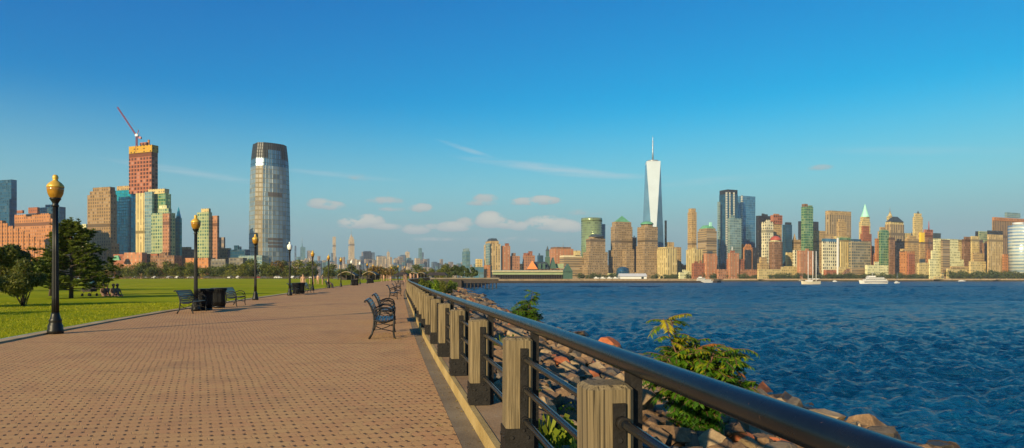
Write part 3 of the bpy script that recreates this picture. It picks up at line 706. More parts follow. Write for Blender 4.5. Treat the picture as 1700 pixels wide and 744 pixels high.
# left foreground: pine, shrubs
def pine(loc, h, w, seed):
    root = empty('pine_tree', loc); r = np.random.default_rng(seed); Vs = []; ti = []; n = 0; mb = MB()
    lean = .15; mb.tube([(0, 0, -.1), (.05, 0, h * .5), (.0, 0, h * .97)], [.13, .09, .02], 8)
    rr = random.Random(seed)
    for k in range(84):
        t = (k + .5) / 84; z = h * (.10 + .88 * t); a = k * 2.4 + rr.uniform(-.4, .4)
        L = w / 2 * (1.05 - t) ** .7 * rr.uniform(.6, 1.18); up = .12 + .25 * t
        if t > .92: L *= .7
        tip = Vector((math.cos(a) * L, math.sin(a) * L, z + L * up)); b0 = Vector((0, 0, z))
        mb.tube([b0, b0.lerp(tip, .5) - Vector((0, 0, L * .06)), tip], [.03, .02, .006], 5)
        for j in range(26):
            s = rr.uniform(.3, 1.06); c = b0.lerp(tip, s) + Vector((rr.gauss(0, .14), rr.gauss(0, .14), rr.gauss(.02, .09)))
            m = 34; d = r.normal(size=(m, 3)); d[:, 2] = np.abs(d[:, 2]) * .7; d += np.array((math.cos(a), math.sin(a), .2)) * .5; d /= np.linalg.norm(d, axis=1)[:, None]
            side = np.cross(d, r.normal(size=(m, 3))); side /= np.linalg.norm(side, axis=1)[:, None]; l = r.uniform(.09, .17, m)[:, None]; cc = np.array(c)
            Vs.append(np.stack([cc + side * .019, cc - side * .019, cc + d * l - side * .006, cc + d * l + side * .006], 1).reshape(-1, 3)); base_t = rr.uniform(.1, .9)
            ti += list(np.clip(base_t + r.normal(0, .12, m), 0, 1)); n += m
    np_mesh('crown', np.concatenate(Vs), np.arange(4 * n).reshape(n, 4), M['pine'], root, attrs=ti); mb.build('trunk', M['bark'], root); return root
tag(pine((px2x(118, 41), 41, gz(41)), 4.75, 5.2, 3), 'dark green pine tree standing behind the nearest lamp post', 'pine tree')
def shrub(name, seed, px0, px1, pyt, pyb, n, size, lm, label, cat='shrub', k=9, elong=1.6, group=None):
    Y = 1.42 * F / (pyb - 458.5); w = (px1 - px0) / F * Y; h = px2z(pyt, Y) - gz(Y); r = random.Random(seed)
    root = empty(name, (px2x((px0 + px1) / 2, Y), Y, gz(Y))); bl = []
    for i in range(k):
        s = w * r.uniform(.16, .27); bl.append((r.uniform(-.3, .3) * w, r.uniform(-.3, .3) * w, h * r.uniform(.22, .82), s, s, s * .9))
    V, Fc, ti = leaf_cloud(seed, bl, n, size, elong); np_mesh('foliage', V, Fc, lm, root, attrs=ti); mb = MB()
    for b in bl:
        for q in range(2): mb.tube([(r.uniform(-.06, .06), r.uniform(-.06, .06), -.05), (b[0] * .5, b[1] * .5, b[2] * .55), (b[0] + r.uniform(-.3, .3) * b[3], b[1], b[2] + b[5] * r.uniform(.3, .9))], [.022, .014, .004], 5)
    mb.build('stems', M['bark'], root); return tag(root, label, cat, group)
shrub('lawn_shrub', 21, 2, 76, 422, 510, 9000, .042, M['shrub'], 'brownish green rounded shrub on the lawn left of the nearest lamp post')
shrub('lawn_shrub', 22, -46, 22, 400, 500, 10000, .05, M['shrub'], 'darker shrub cut off by the left picture edge', k=11)
clump('lawn_tree', 23, 48, 118, 408, 46, 9000, .07, M['pine'], 'low dark green bushy tree behind the nearest lamp post, left of the pine', 'tree')
clump('lawn_tree', 25, 128, 176, 424, 62, 6000, .09, M['pine'], 'low dark spreading tree right of the pine on the lawn', 'tree')
clump('lawn_tree', 26, -34, 40, 396, 60, 9000, .10, M['leafcity'], 'dark leafy tree behind the shrubs at the left picture edge', 'tree')
# two trees just left of the frame throw the long shadows across the lawn
for i, (x, y, h) in enumerate(((-25.5, 13.5, 5.2), (-30, 21, 5.6))):
    round_tree('lawn_tree', 31 + i, h, h * .9, 1600, .13, M['leafcity'], 'round lawn tree throwing its long shadow over the grass', 'tree', (x, y, gz(y)), 'shade trees left of the lawn')

def grass():
    r = np.random.default_rng(9); P_ = []
    for (y0, y1, dens) in ((11, 22, 330), (22, 34, 130)):
        xl = -.80 * y1 - 2; n = int((y1 - y0) * (abs(xl) - 9) * dens * .8); y = r.uniform(y0, y1, n); x = r.uniform(xl, -9, n); ok = (x < leftx(y) - .31) & (x > -.82 * y - 2); P_.append(np.stack([x[ok], y[ok]], 1))
    P_ = np.concatenate(P_); n = len(P_); a = r.uniform(0, 6.28, n); h = r.uniform(.015, .04, n) * (1 + .02 * P_[:, 1]); w = .004 * (1 + .06 * P_[:, 1])
    z = .0042 * P_[:, 1] + .035; c, s = np.cos(a) * w, np.sin(a) * w; lx, ly = r.normal(0, .03, n), r.normal(0, .03, n)
    V = np.stack([np.stack([P_[:, 0] - c, P_[:, 1] - s, z], 1), np.stack([P_[:, 0] + c, P_[:, 1] + s, z], 1), np.stack([P_[:, 0] + lx, P_[:, 1] + ly, z + h], 1)], 1).reshape(-1, 3)
    t = np.clip(r.normal(.5, .22, n), 0, 1)
    tag(np_mesh('grass', V, np.arange(3 * n).reshape(n, 3), M['grass'], attrs=t), 'short sunlit grass covering the lawn beside the brick walk', 'grass', kind='stuff')
grass()

def frond(mbV, tints, base, d, L, r, ll, n=11, tint=.5, droop=.5):
    """compound leaf: paired lance leaflets along a drooping stalk"""
    d = Vector(d).normalized(); p = Vector(base); pts = [p.copy()]; step = L / n
    for i in range(n):
        d = (d + Vector((0, 0, -droop / n))).normalized(); p = p + d * step; pts.append(p.copy())
        side = d.cross(Vector((0, 0, 1))).normalized(); up = side.cross(d)
        for sgn in (-1, 1):
            q = (side * sgn * 1.0 + d * .45 + Vector((0, 0, -.35)) + Vector((r.gauss(0, .12), r.gauss(0, .12), r.gauss(0, .12)))).normalized()
            l = ll * r.uniform(.75, 1.1) * (1 - .45 * abs(i / n - .45)); wv = q.cross(up + Vector((r.gauss(0, .25), 0, 0))).normalized() * l * .155
            mid = p + q * l * .45
            mbV.append((p, mid + wv, p + q * l + Vector((0, 0, -l * .15)), mid - wv)); tints.append(min(1, max(0, tint + r.gauss(0, .12))))
    return pts
def sumac(name, loc, h, w, seed, lm, label, nst=9, nfr=13, ll=.13, red=True, L=.5, lean=0.0):
    r = random.Random(seed); root = empty(name, loc); V = []; T = []; mb = MB(); RV = []; RT = []
    for s in range(nst):
        a = (3.3 if s == 5 else 2.2) if s in (5, 8) and name == 'sumac_bush' else s * 2.4; q = r.uniform(.3, 1) * w * .40; top = Vector((math.cos(a) * q + lean * r.random(), math.sin(a) * q, h * (1.12 if s in (5, 8) else r.uniform(.42, .88)) * (1 - .3 * q / w)))
        mid = top * .5 + Vector((0, 0, h * .1)); mb.tube([(0, 0, 0), mid, top], [.018, .012, .006], 6, 0)
        for k in range(nfr):
            t = r.uniform(.05, 1.0); b = (mid * (t / .45)) if t < .45 else mid.lerp(top, (t - .45) / .55); az = r.uniform(0, 6.28); el = r.uniform(.05, 1.0)
            d = (math.cos(az), math.sin(az), el); isr = red and r.random() < .02
            pts = frond(RV if isr else V, RT if isr else T, b, d, L * r.uniform(.7, 1.15), r, ll, tint=.24 + .58 * (b.z / h) ** 1.6 + r.gauss(0, .1), droop=r.uniform(.6, 1.3)); mb.tube(pts[::3] + [pts[-1]], .004, 4, 0)
    A = np.array([[tuple(p) for p in q] for q in V]).reshape(-1, 3); np_mesh('foliage', A, np.arange(len(A)).reshape(-1, 4), lm, root, attrs=T)
    if RV: A = np.array([[tuple(p) for p in q] for q in RV]).reshape(-1, 3); tag(np_mesh('turning_foliage', A, np.arange(len(A)).reshape(-1, 4), M['redleaf'], root, attrs=RT), 'reddish turning leaves')
    mb.build('stems', M['stem'], root); return tag(root, label, 'bush')
YS = 9.6
sumac('sumac_bush', (px2x(1160, YS), YS, -.85), 1.66, 1.9, 5, M['sumac'], 'large sumac bush with yellow green feathery leaves behind the handrail', nst=26, nfr=40, ll=.118, L=.34)
Yb = 40.
sumac('leafy_bush', (px2x(876, Yb), Yb, slope_at(px2x(876, Yb), Yb)), 2.25, 2.3, 8, M['sumac2'], 'smaller bright green bush between handrail and water', nst=11, nfr=16, ll=.26, red=False, L=.62)
for i, (pxa, pxb, pyt, Y) in enumerate(((690, 716, 461, 66), (704, 735, 462, 74), (722, 750, 461, 92), (742, 762, 463, 118))):
    xm = px2x((pxa + pxb) / 2, Y); zb = slope_at(xm, Y); w = (pxb - pxa) / F * Y; h = px2z(pyt, Y) - zb + .1; r = random.Random(i); root = empty('bank_shrub', (xm, Y, zb - .1)); bl = []
    for k in range(9): s = w * .2; bl.append((r.uniform(-.35, .35) * w, r.uniform(-.5, .5) * w, h * r.uniform(.2, .72), s, s, h * .28))
    V, Fc, ti = leaf_cloud(60 + i, bl, 2600, .07); np_mesh('foliage', V, Fc, M['sumac2'] if i % 2 else M['leafrow'], root, attrs=ti)
    mb = MB()
    for b in bl: mb.tube([(0, 0, 0), (b[0], b[1], b[2])], [.03, .01], 5)
    mb.build('stems', M['bark'], root)
    tag(root, ['low green shrub on the bank where the railing fades out', 'second low bank shrub, just beyond the first one', 'low bank shrub in front of the timber pier', 'farthest low bank shrub beside the rocky point'][i], 'shrub')
for i, (px, py, Y, s) in enumerate(((905, 712, 6.0, .32), (935, 735, 5.4, .28), (835, 560, 16, .5), (958, 668, 8.5, .22), (1094, 584, 25, .7), (890, 640, 9, .22))):
    x = px2x(px, Y); z = slope_at(x, Y); r = random.Random(50 + i); root = empty('weed_tuft', (x, Y, z)); V = []; T = []
    for k in range(150):
        a = r.uniform(0, 6.28); q = r.uniform(0, s * .45); b = Vector((math.cos(a) * q, math.sin(a) * q, 0)); d = Vector((math.cos(a) * .5 + r.gauss(0, .3), math.sin(a) * .5 + r.gauss(0, .3), 1)).normalized(); l = s * r.uniform(.4, 1.1); sd = d.cross(Vector((r.gauss(0, 1), r.gauss(0, 1), .1))).normalized() * .006 * (1 + s * 2)
        V.append((b - sd, b + sd, b + d * l + Vector((d.x, d.y, -.3)) * l * .3 + sd * .3, b + d * l * .98 - sd * .3)); T.append(r.random())
    A = np.array([[tuple(p) for p in q] for q in V]).reshape(-1, 3); ob = np_mesh('leaves', A, np.arange(len(A)).reshape(-1, 4), M['weed'], root, attrs=T)
    tag(root, 'yellow green weed tuft growing between the riprap stones', 'weed', 'weed tufts between the riprap stones')

# ------------------------------------------------------------------ lamps
def make_lamp(glass, cap):
    root = empty('street_lamp')
    mb = MB(); mb.lathe([(.20, 0), (.20, .10), (.185, .12), (.185, .20), (.165, .23), (.15, .30), (.165, .33), (.13, .38), (.105, .48), (.095, .52)], 24); mb.build('base', M['pole'], root)
    mb = MB(); mb.lathe([(.095, .50), (.088, .9), (.078, 2.0), (.068, 3.14)], 72, flute=.14, nf=12); mb.build('pole', M['pole'], root)
    mb = MB(); mb.lathe([(.07, 3.12), (.095, 3.15), (.072, 3.18), (.075, 3.22), (.12, 3.29), (.14, 3.31), (.14, 3.335), (.10, 3.34)], 24); mb.build('collar', M['pole'], root)
    mb = MB(); mb.lathe([(.10, 3.325), (.145, 3.36), (.185, 3.44), (.205, 3.54), (.208, 3.60)], 32); g = mb.build('globe', glass, root)
    mb = MB(); mb.lathe([(.212, 3.595), (.212, 3.62), (.198, 3.66), (.150, 3.71), (.10, 3.745), (.068, 3.77), (.06, 3.80), (.075, 3.83), (.07, 3.87), (.045, 3.905), (.01, 3.915)], 32); mb.build('globe_cap', cap, root)
    return root
lamps = [(92, 16.3), (325, 27), (424, 39.3), (481, 48.3), (519, 65), (545.5, 77), (566, 88), (583.5, 101), (597.5, 113), (609.7, 125), (619.4, 138), (661, 150), (672, 165), (650, 175)]
LL = ['nearest street lamp with gold acorn globe on fluted black pole, left foreground', 'gold globed street lamp rising between the bench and the twin litter bins', 'third gold globed lamp at the lawn edge, in front of the tall glass tower', 'street lamp with pale white globe at the lawn edge',
      'gold lamp just right of the white globed lamp', 'sixth lamp along the lawn edge, beside the seated people', 'seventh lamp along the lawn edge', 'eighth lamp along the lawn edge, with pale globe', 'ninth lamp along the lawn edge, with pale globe', 'tenth lamp along the lawn edge', 'eleventh lamp along the lawn edge']
lg = make_lamp(M['amber'], M['goldcap']); lw = make_lamp(M['whiteglass'], M['whiteglass']); fg = fw = True
for i, (px, Y) in enumerate(lamps):
    wh = i in (3, 7, 8)
    if wh: o = lw if fw else copy_tree(lw); fw = False
    else: o = lg if fg else copy_tree(lg); fg = False
    o.location = (px2x(px, Y), Y, gz(Y)); o.rotation_euler.z = i
    o.scale = (.88, .88, 1)
    if i < 11: tag(o, LL[i], 'street lamp', 'street lamps along the walk')
    else: tag(o, 'tiny far street lamp on the plaza at the end of the walk', 'street lamp', 'far street lamps on the plaza')

# ------------------------------------------------------------------ benches
def make_bench(L=1.85):
    """local +x is the way it faces, +y its length"""
    root = empty('park_bench'); mt = M['bench']
    for y in (.03, L - .03):
        mb = MB()
        mb.tube([(-.02, y, 0), (.05, y, .12), (.085, y, .28), (.10, y, .42), (.085, y, .56), (.03, y, .72), (-.03, y, .83), (-.075, y, .872), (-.11, y, .855), (-.115, y, .825)], [.026, .022, .022, .026, .024, .022, .02, .02, .02, .024], 8)
        mb.tube([(.56, y, 0), (.545, y, .03), (.525, y, .14), (.53, y, .30), (.545, y, .40), (.52, y, .44)], [.03, .022, .022, .024, .026, .022], 8)
        mb.tube([(.10, y, .42), (.22, y, .385), (.38, y, .385), (.52, y, .43)], .022, 8)
        mb.build('leg_frame', M['iron'], root)
        mb = MB(); mb.tube([(.055, y, .62), (.14, y, .66), (.26, y, .705), (.38, y, .70), (.47, y, .66), (.51, y, .60), (.50, y, .54), (.45, y, .52), (.42, y, .55)], [.014, .018, .02, .02, .02, .02, .018, .018, .022], 8)
        mb.tube([(.51, y, .60), (.535, y, .52), (.53, y, .43)], .014, 6); mb.tube([(.10, y, .50), (.20, y, .60), (.34, y, .62), (.44, y, .56)], .011, 6); mb.build('armrest', M['iron'], root)
        mb = MB(); mb.tube([(.10, y, .36), (.16, y, .27), (.28, y, .215), (.42, y, .19), (.53, y, .16)], .012, 6); mb.tube([(.09, y, .20), (.22, y, .215), (.36, y, .26), (.53, y, .34)], .011, 6); mb.build('brace', M['iron'], root)
    mb = MB(); sp = [(.13, .415, .0), (.20, .402, .1), (.275, .396, 0), (.35, .398, 0), (.425, .412, -.15), (.495, .436, -.25)]
    for x, z, a in sp: mb.box((x, L / 2, z + .01), (.058, L - .02, .022), ry=a)
    mb.build('seat', mt, root)
    mb = MB(); bp = [(.098, .485, 1.45), (.082, .56, 1.35), (.058, .632, 1.25), (.028, .70, 1.15), (-.008, .768, 1.0), (-.05, .832, .8), (-.105, .868, -.1)]
    for x, z, a in bp: mb.box((x + .018, L / 2, z), (.058, L - .02, .020), ry=a)
    mb.build('backrest', mt, root); return root
bench0 = make_bench(); bfirst = True
def bench(px, pyfoot, right, label, dth=0.0, Y=None, X=None, group='park benches'):
    global bfirst
    o = bench0 if bfirst else copy_tree(bench0); bfirst = False
    Y = Y or 1.42 * F / (pyfoot - 458.5); X = px2x(px, Y) if X is None else X
    o.location = (X, Y, gz(Y)); o.rotation_euler.z = R(9.8) + dth; return tag(o, label, 'bench', group)
bench(614, 560, 1, 'nearest black park bench on the walk, facing the railing and water', Y=14.9)
bench(624.5, 0, 1, 'second black bench from the camera on the railing side', Y=19.6)
bench(644.5, 0, 1, 'third bench on the railing side, farther down the walk', Y=40)
bench(653, 0, 1, 'fourth bench on the railing side, close behind the third', Y=47)
bench(656.5, 0, 1, 'fifth bench on the railing side', Y=69)
bench(664, 0, 1, 'farthest bench on the railing side', Y=96)
bench(294, 520, 1, 'black bench left of the twin litter bins, back to the lawn', Y=24.9)
bench(372, 508, 1, 'black bench right of the twin litter bins, at the lawn edge', Y=30.8)
bench(478.5, 489, 1, 'bench under the white globed lamp, left of the dark bins', Y=49.5)
bench(505, 486, 1, 'bench just right of the dark bins beside the white globed lamp', Y=55)
bench(540, 478, 1, 'bench with people sitting on it beside the sixth lamp', Y=77)
def make_bin():
    root = empty('litter_bin'); mb = MB(); n = 30
    for k in range(n):
        a = 2 * math.pi * k / n; c, s = math.cos(a), math.sin(a)
        P2 = [(.245, .05), (.262, .30), (.262, .62), (.275, .72), (.315, .80), (.335, .86)]
        mb.tube([(q * c, q * s, z) for q, z in P2], .021, 5, flat=.8)
    mb.build('slat_basket', M['bin'], root)
    mb = MB(); mb.lathe([(.255, .02), (.27, .03), (.27, .08), (.255, .09)], 30); mb.build('base_ring', M['bin'], root)
    mb = MB(); mb.lathe([(.325, .845), (.355, .855), (.355, .885), (.30, .89), (.20, .90)], 30); mb.build('rim', M['bin'], root)
    mb = MB(); mb.lathe([(.235, .04), (.235, .84)], 24); mb.build('liner', M['binliner'], root); return root
bin0 = make_bin(); bl_ = True
for px, Y, lab in ((341, 27.6, 'slatted black litter bin beside the nearer bench, left one of the pair'), (363, 29.6, 'slatted black litter bin, right one of the pair by the lamp'), (492, 52, 'left dark litter bin beside the white globed lamp'), (499.5, 53.2, 'right dark litter bin beside the white globed lamp'),
                  (586.5, 98, 'left far litter bin by the eighth lamp'), (592, 100, 'right far litter bin by the eighth lamp'), (613, 130, 'dark far litter bin by the tenth lamp'), (617.5, 133, 'dark far litter bin by the eleventh lamp')):
    o = bin0 if bl_ else copy_tree(bin0); bl_ = False
    o.location = (px2x(px, Y), Y, gz(Y)); o.rotation_euler.z = px; tag(o, lab, 'litter bin', 'litter bins along the walk')

rr = np.random.default_rng(12); pts_ = []
for n_, (xa, xb, ya, yb) in ((260, (-3.2, -2.4, 14.6, 16.6)), (60, (-14, -1, 6, 30))): pts_.append(np.stack([rr.uniform(xa, xb, n_), rr.uniform(ya, yb, n_)], 1))
yk = rr.uniform(1.5, 30, 420); pts_.append(np.stack([postx(yk) - .12 - rr.exponential(.09, 420), yk], 1)); P_ = np.concatenate(pts_); n = len(P_)
a_ = rr.uniform(0, 6.28, n); sz = rr.uniform(.008, .022, n); zz_ = .0042 * np.maximum(P_[:, 1], 0) + .006; c_, s_ = np.cos(a_) * sz, np.sin(a_) * sz; tl = rr.uniform(0, .012, n)
V = np.stack([np.stack([P_[:, 0] - c_, P_[:, 1] - s_, zz_], 1), np.stack([P_[:, 0] + s_ * .5, P_[:, 1] - c_ * .5, zz_ + tl], 1), np.stack([P_[:, 0] + c_, P_[:, 1] + s_, zz_], 1), np.stack([P_[:, 0] - s_ * .5, P_[:, 1] + c_ * .5, zz_ + tl * .5], 1)], 1).reshape(-1, 3)
tag(np_mesh('leaf_litter', V, np.arange(4 * n).reshape(n, 4), leaf_mat('dry_leaves', (.12, .07, .02), (.34, .22, .05), (.50, .38, .10)), attrs=rr.random(n)), 'small dry yellow leaves scattered on the walk and along its kerb', 'leaf litter', kind='stuff')
# ------------------------------------------------------------------ people
def skin_body(name, joints, edges, mats_by):
    me = bpy.data.meshes.new(name); me.from_pydata([j[0] for j in joints], edges, []); ob = bpy.data.objects.new(name, me); COL.objects.link(ob)
    md = ob.modifiers.new('s', 'SKIN'); md.use_smooth_shade = True
    sv = me.skin_vertices[0].data
    for i, j in enumerate(joints): sv[i].radius = (j[1], j[1] if len(j) < 3 else j[2])
    sv[0].use_root = True
    ss = ob.modifiers.new('b', 'SUBSURF'); ss.levels = 1; ss.render_levels = 1
    dg = bpy.context.evaluated_depsgraph_get(); m2 = bpy.data.meshes.new_from_object(ob.evaluated_get(dg)); bpy.data.objects.remove(ob)
    return m2
def person_mesh(pose):
    if pose == 'stand':
        J = [((0, 0, .93), .13, .10), ((0, 0, 1.12), .12, .095), ((0, 0, 1.33), .16, .10), ((0, 0, 1.45), .06), ((0, -.01, 1.52), .052), ((0, -.015, 1.61), .085, .10), ((0, -.01, 1.68), .07, .08),
             ((-.17, 0, 1.38), .055), ((-.22, .02, 1.12), .042), ((-.23, -.05, .88), .03), ((-.23, -.07, .79), .035), ((.17, 0, 1.38), .055), ((.22, .02, 1.12), .042), ((.23, -.05, .88), .03), ((.23, -.07, .79), .035),
             ((-.09, 0, .85), .09), ((-.11, -.03, .48), .06), ((-.12, .03, .10), .042), ((-.12, -.12, .04), .035), ((.09, 0, .85), .09), ((.12, .02, .48), .06), ((.13, .10, .10), .042), ((.13, -.05, .04), .035)]
        cut = (.93, 1.46)
    else:
        J = [((0, 0, .48), .14, .11), ((0, .02, .68), .12, .10), ((0, .0, .90), .16, .10), ((0, -.01, 1.02), .06), ((0, -.03, 1.09), .052), ((0, -.04, 1.18), .085, .10), ((0, -.035, 1.25), .07, .08),
             ((-.17, 0, .95), .055), ((-.23, -.05, .70), .042), ((-.16, -.26, .62), .03), ((-.13, -.33, .60), .035), ((.17, 0, .95), .055), ((.23, -.05, .70), .042), ((.16, -.26, .62), .03), ((.13, -.33, .60), .035),
             ((-.09, -.08, .48), .09), ((-.12, -.45, .50), .065), ((-.12, -.47, .10), .042), ((-.12, -.60, .04), .035), ((.09, -.08, .48), .09), ((.12, -.45, .50), .065), ((.12, -.50, .10), .042), ((.12, -.63, .04), .035)]
        cut = (.56, 1.03)
    E_ = [(0, 1), (1, 2), (2, 3), (3, 4), (4, 5), (5, 6), (2, 7), (7, 8), (8, 9), (9, 10), (2, 11), (11, 12), (12, 13), (13, 14), (0, 15), (15, 16), (16, 17), (17, 18), (0, 19), (19, 20), (20, 21), (21, 22)]
    me = skin_body('person_' + pose, J, E_, None)
    for p in me.polygons:
        z = sum(me.vertices[v].co.z for v in p.vertices) / len(p.vertices); x = abs(sum(me.vertices[v].co.x for v in p.vertices) / len(p.vertices)); y = sum(me.vertices[v].co.y for v in p.vertices) / len(p.vertices)
        arm = x > .17 and z > .58
        p.material_index = 0 if z > cut[1] else (1 if z > cut[0] or (arm and z > cut[0] - .2) else 2)
        if arm and z < cut[0] + .08: p.material_index = 0
        if z < .09: p.material_index = 3
    return me, J[6][0]
PM = {k: person_mesh(k) for k in ('stand', 'sit')}
SK = mat('skin', (.42, .24, .15), .6); SKD = mat('skin_dark', (.16, .085, .05), .6); HR = mat('hair', (.02, .015, .012), .7); SHO = mat('shoe', (.03, .03, .03), .6)
_cl = {}
def cloth(c):
    if c not in _cl: _cl[c] = mat('cloth_%d' % len(_cl), c, .85, nvar=.1, nscale=10)
    return _cl[c]
def person(pose, loc, rz, top, legs, label, scale=1.0, skin=None, group=None):
    me, hd = PM[pose]; me = me.copy(); me.materials.clear()
    for x in (skin or SK, cloth(top), cloth(legs), SHO): me.materials.append(x)
    root = bpy.data.objects.new('person', me); COL.objects.link(root); root.location = loc; root.rotation_euler.z = rz; root.scale = (scale,) * 3
    mb = MB(); mb.lathe([(.07, -.07), (.098, -.02), (.10, .03), (.085, .08), (.05, .11), (.01, .12)], 12, c=(hd[0], hd[1] + .025, hd[2] - .03)); mb.build('hair', HR, root)
    return tag(root, label, 'person', group)
def pp(px, Y, dz=0): return (px2x(px, Y), Y, gz(Y) + dz)
for px, Y, tp, lg_, lab, sc in ((520.5, 112, (.55, .04, .03), (.03, .03, .05), 'person in red top standing on the lawn beside the fifth lamp', .95), (527.5, 112, (.7, .66, .6), (.25, .2, .15), 'person in white top standing on the lawn', 1.0), (535.5, 108, (.02, .02, .03), (.02, .02, .03), 'person in dark clothes standing on the lawn', 1.0),
    (503, 66, (.12, .16, .22), (.03, .04, .06), 'person in grey blue top standing behind the bins', .95), (514, 118, (.35, .12, .05), (.05, .04, .04), 'small child in rusty top on the lawn', .6),
    (642.5, 168, (.7, .22, .08), (.2, .1, .07), 'person in orange shirt far down the walk', 1.1), (649, 172, (.6, .5, .42), (.15, .04, .03), 'person in pale pink top far down the walk', 1.05), (646, 176, (.4, .05, .04), (.1, .03, .03), 'person in dark red far down the walk', 1.05),
    (637, 165, (.15, .28, .5), (.04, .05, .1), 'person in blue shirt far down the walk', 1.1), (633, 163, (.55, .6, .6), (.05, .06, .1), 'person in pale grey shirt far down the walk', 1.1),
    (671, 150, (.1, .42, .05), (.05, .1, .04), 'person in green shirt near the railing end', 1.1), (674, 152, (.02, .35, .38), (.04, .05, .08), 'person in teal shirt near the railing end', 1.15)):
    person('stand', pp(px, Y), px, tp, lg_, lab, sc)
for k, (px, Y, tp, lab) in enumerate(((681.5, 158, (.65, .12, .03), 'person in orange red shirt beyond the railing end'), (687.5, 160, (.05, .12, .5), 'person in blue shirt beyond the railing end'), (693.5, 162, (.7, .65, .6), 'person in white shirt beyond the railing end'))):
    person('stand', (px2x(px, Y), Y, gz(Y) + .13), k, tp, (.08, .07, .09), lab, 1.2)
bz = R(9.8)
for k, (dy, tp, lg_, lab) in enumerate(((.45, (.66, .62, .56), (.25, .2, .16), 'person in white shirt sitting on the bench by the sixth lamp'), (1.25, (.03, .03, .04), (.25, .05, .04), 'person in dark top sitting on the bench by the sixth lamp'))):
    X0, Y0 = px2x(540, 77), 77.; x = X0 + .36 * math.cos(bz) - dy * math.sin(bz); y = Y0 + .36 * math.sin(bz) + dy * math.cos(bz)
    person('sit', (x - .1, y, gz(77) + .0), math.pi / 2 + bz, tp, lg_, lab)
for px, Y, tp, lg_, lab in ((172, 45.2, (.45, .5, .6), (.3, .3, .35), 'picnicker in pale top sitting on the lawn, leftmost of the group'), (177.5, 45.6, (.2, .2, .28), (.3, .28, .3), 'picnicker in dark top sitting second in the lawn group'),
                          (188, 45, (.28, .02, .02), (.25, .02, .02), 'picnicker in dark red sitting third in the lawn group'), (194.5, 45.3, (.33, .03, .02), (.28, .02, .02), 'picnicker in red sitting rightmost in the lawn group')):
    person('sit', (px2x(px, Y), Y, gz(Y) - .40), R(60), tp, lg_, lab, .98, SKD)
# folding picnic chair / pushchair left of the picnickers
root = empty('pushchair', (px2x(149, 45.5), 45.5, gz(45.5))); mb = MB()
mb.prism([(-.28, -.35), (.28, -.35), (.28, .35), (-.28, .35)], .35, .55, [(-.3, -.4), (.3, -.4), (.3, .3), (-.3, .3)]); mb.box((0, .33, .75), (.52, .08, .65)); mb.build('seat', [cloth((.02, .02, .03))] * 2, root)
mb = MB(); mb.lathe([(.36, .78), (.35, .92), (.27, 1.05), (.12, 1.11), (.01, 1.12)], 16, c=(0, .12, 0)); mb.build('canopy', cloth((.03, .10, .12)), root)
for sx in (-.27, .27):
    mb = MB(); mb.tube([(sx, -.4, .12), (sx, .0, .5), (sx, .45, 1.02)], .016, 6); mb.build('frame', M['iron'], root)
    for sy in (-.38, .34): mb = MB(); mb.tube([(sx - .02, sy, .12), (sx + .02, sy, .12)], .12, 14); mb.build('wheel', M['bin'], root)
tag(root, 'dark pushchair with hood parked on the lawn beside the picnickers', 'pushchair')

# ------------------------------------------------------------------ parked cars, fence, pavilions beyond the lawn
def make_car():
    root = empty('parked_car'); mb = MB(); w = .86
    side = [(-2.1, .35), (2.1, .35), (2.15, .62), (1.95, .82), (1.0, .92), (.55, 1.42), (-1.1, 1.45), (-1.75, .98), (-2.12, .90)]
    def ext(pts, w, m):
        n = len(pts)
        mb.face([(x, -w, z) for x, z in pts], None, m); mb.face([(x, w, z) for x, z in reversed(pts)], None, m)
        for i in range(n): a, b = pts[i], pts[(i + 1) % n]; mb.face([(b[0], -w, b[1]), (a[0], -w, a[1]), (a[0], w, a[1]), (b[0], w, b[1])], None, m)
    ext(side, w, 0); mb.build('body', M['white'], root)
    mb = MB(); ext([(.88, .96), (.5, 1.36), (-1.05, 1.38), (-1.5, 1.0)], w + .01, 0); mb.build('windows', M['window_dark'], root)
    for x in (-1.35, 1.35):
        for y in (-w, w): mb = MB(); mb.tube([(x, y - .1, .33), (x, y + .1, .33)], .33, 14); mb.build('wheel', M['bin'], root)
    return root
car0 = make_car(); r = random.Random(4); first = True
paints = [mat('car_paint_%d' % i, c, .3, 0, .6) for i, c in enumerate([(.75, .75, .74), (.08, .09, .10), (.30, .31, .33), (.35, .03, .03), (.05, .09, .22)])]
CL = ['white', 'black', 'silver grey', 'red', 'dark blue']
carpx = [160, 172, 183, 226, 247, 259, 283, 297, 318, 345, 384, 398, 428, 440, 462, 488, 497, 520]
for i, px in enumerate(carpx):
    o = car0 if first else copy_tree(car0); first = False; k = r.choices(range(5), [5, 2, 3, 1, 1])[0]
    bd = [c for c in o.children if c.name.startswith('body')][0]
    bd.data = bd.data.copy(); bd.data.materials.clear(); bd.data.materials.append(paints[k])
    Y = 353 + r.uniform(0, 3); o.location = (px2x(px, Y), Y, gz(400)); o.rotation_euler.z = r.choice([0, math.pi, 1.3, .3])
    tag(o, 'tiny %s car parked under the trees beyond the lawn' % CL[k], 'car', CL[k] + ' cars parked beyond the lawn')
fr = empty('field_fence', (px2x(400, 349), 349, gz(349))); x0, x1 = px2x(168, 349) - fr.location.x, px2x(640, 349) - fr.location.x
for z in (.35, .7, 1.05): mb = MB(); mb.box(((x0 + x1) / 2, 0, z), (x1 - x0, .08, .16)); mb.build('fence_rail', M['bark'], fr)
k = x0
while k < x1: mb = MB(); mb.box((k, -.06, .6), (.18, .12, 1.3)); mb.build('fence_post', M['bark'], fr); k += 3.0
tag(fr, 'low brown post and rail fence along the far edge of the lawn', 'fence')
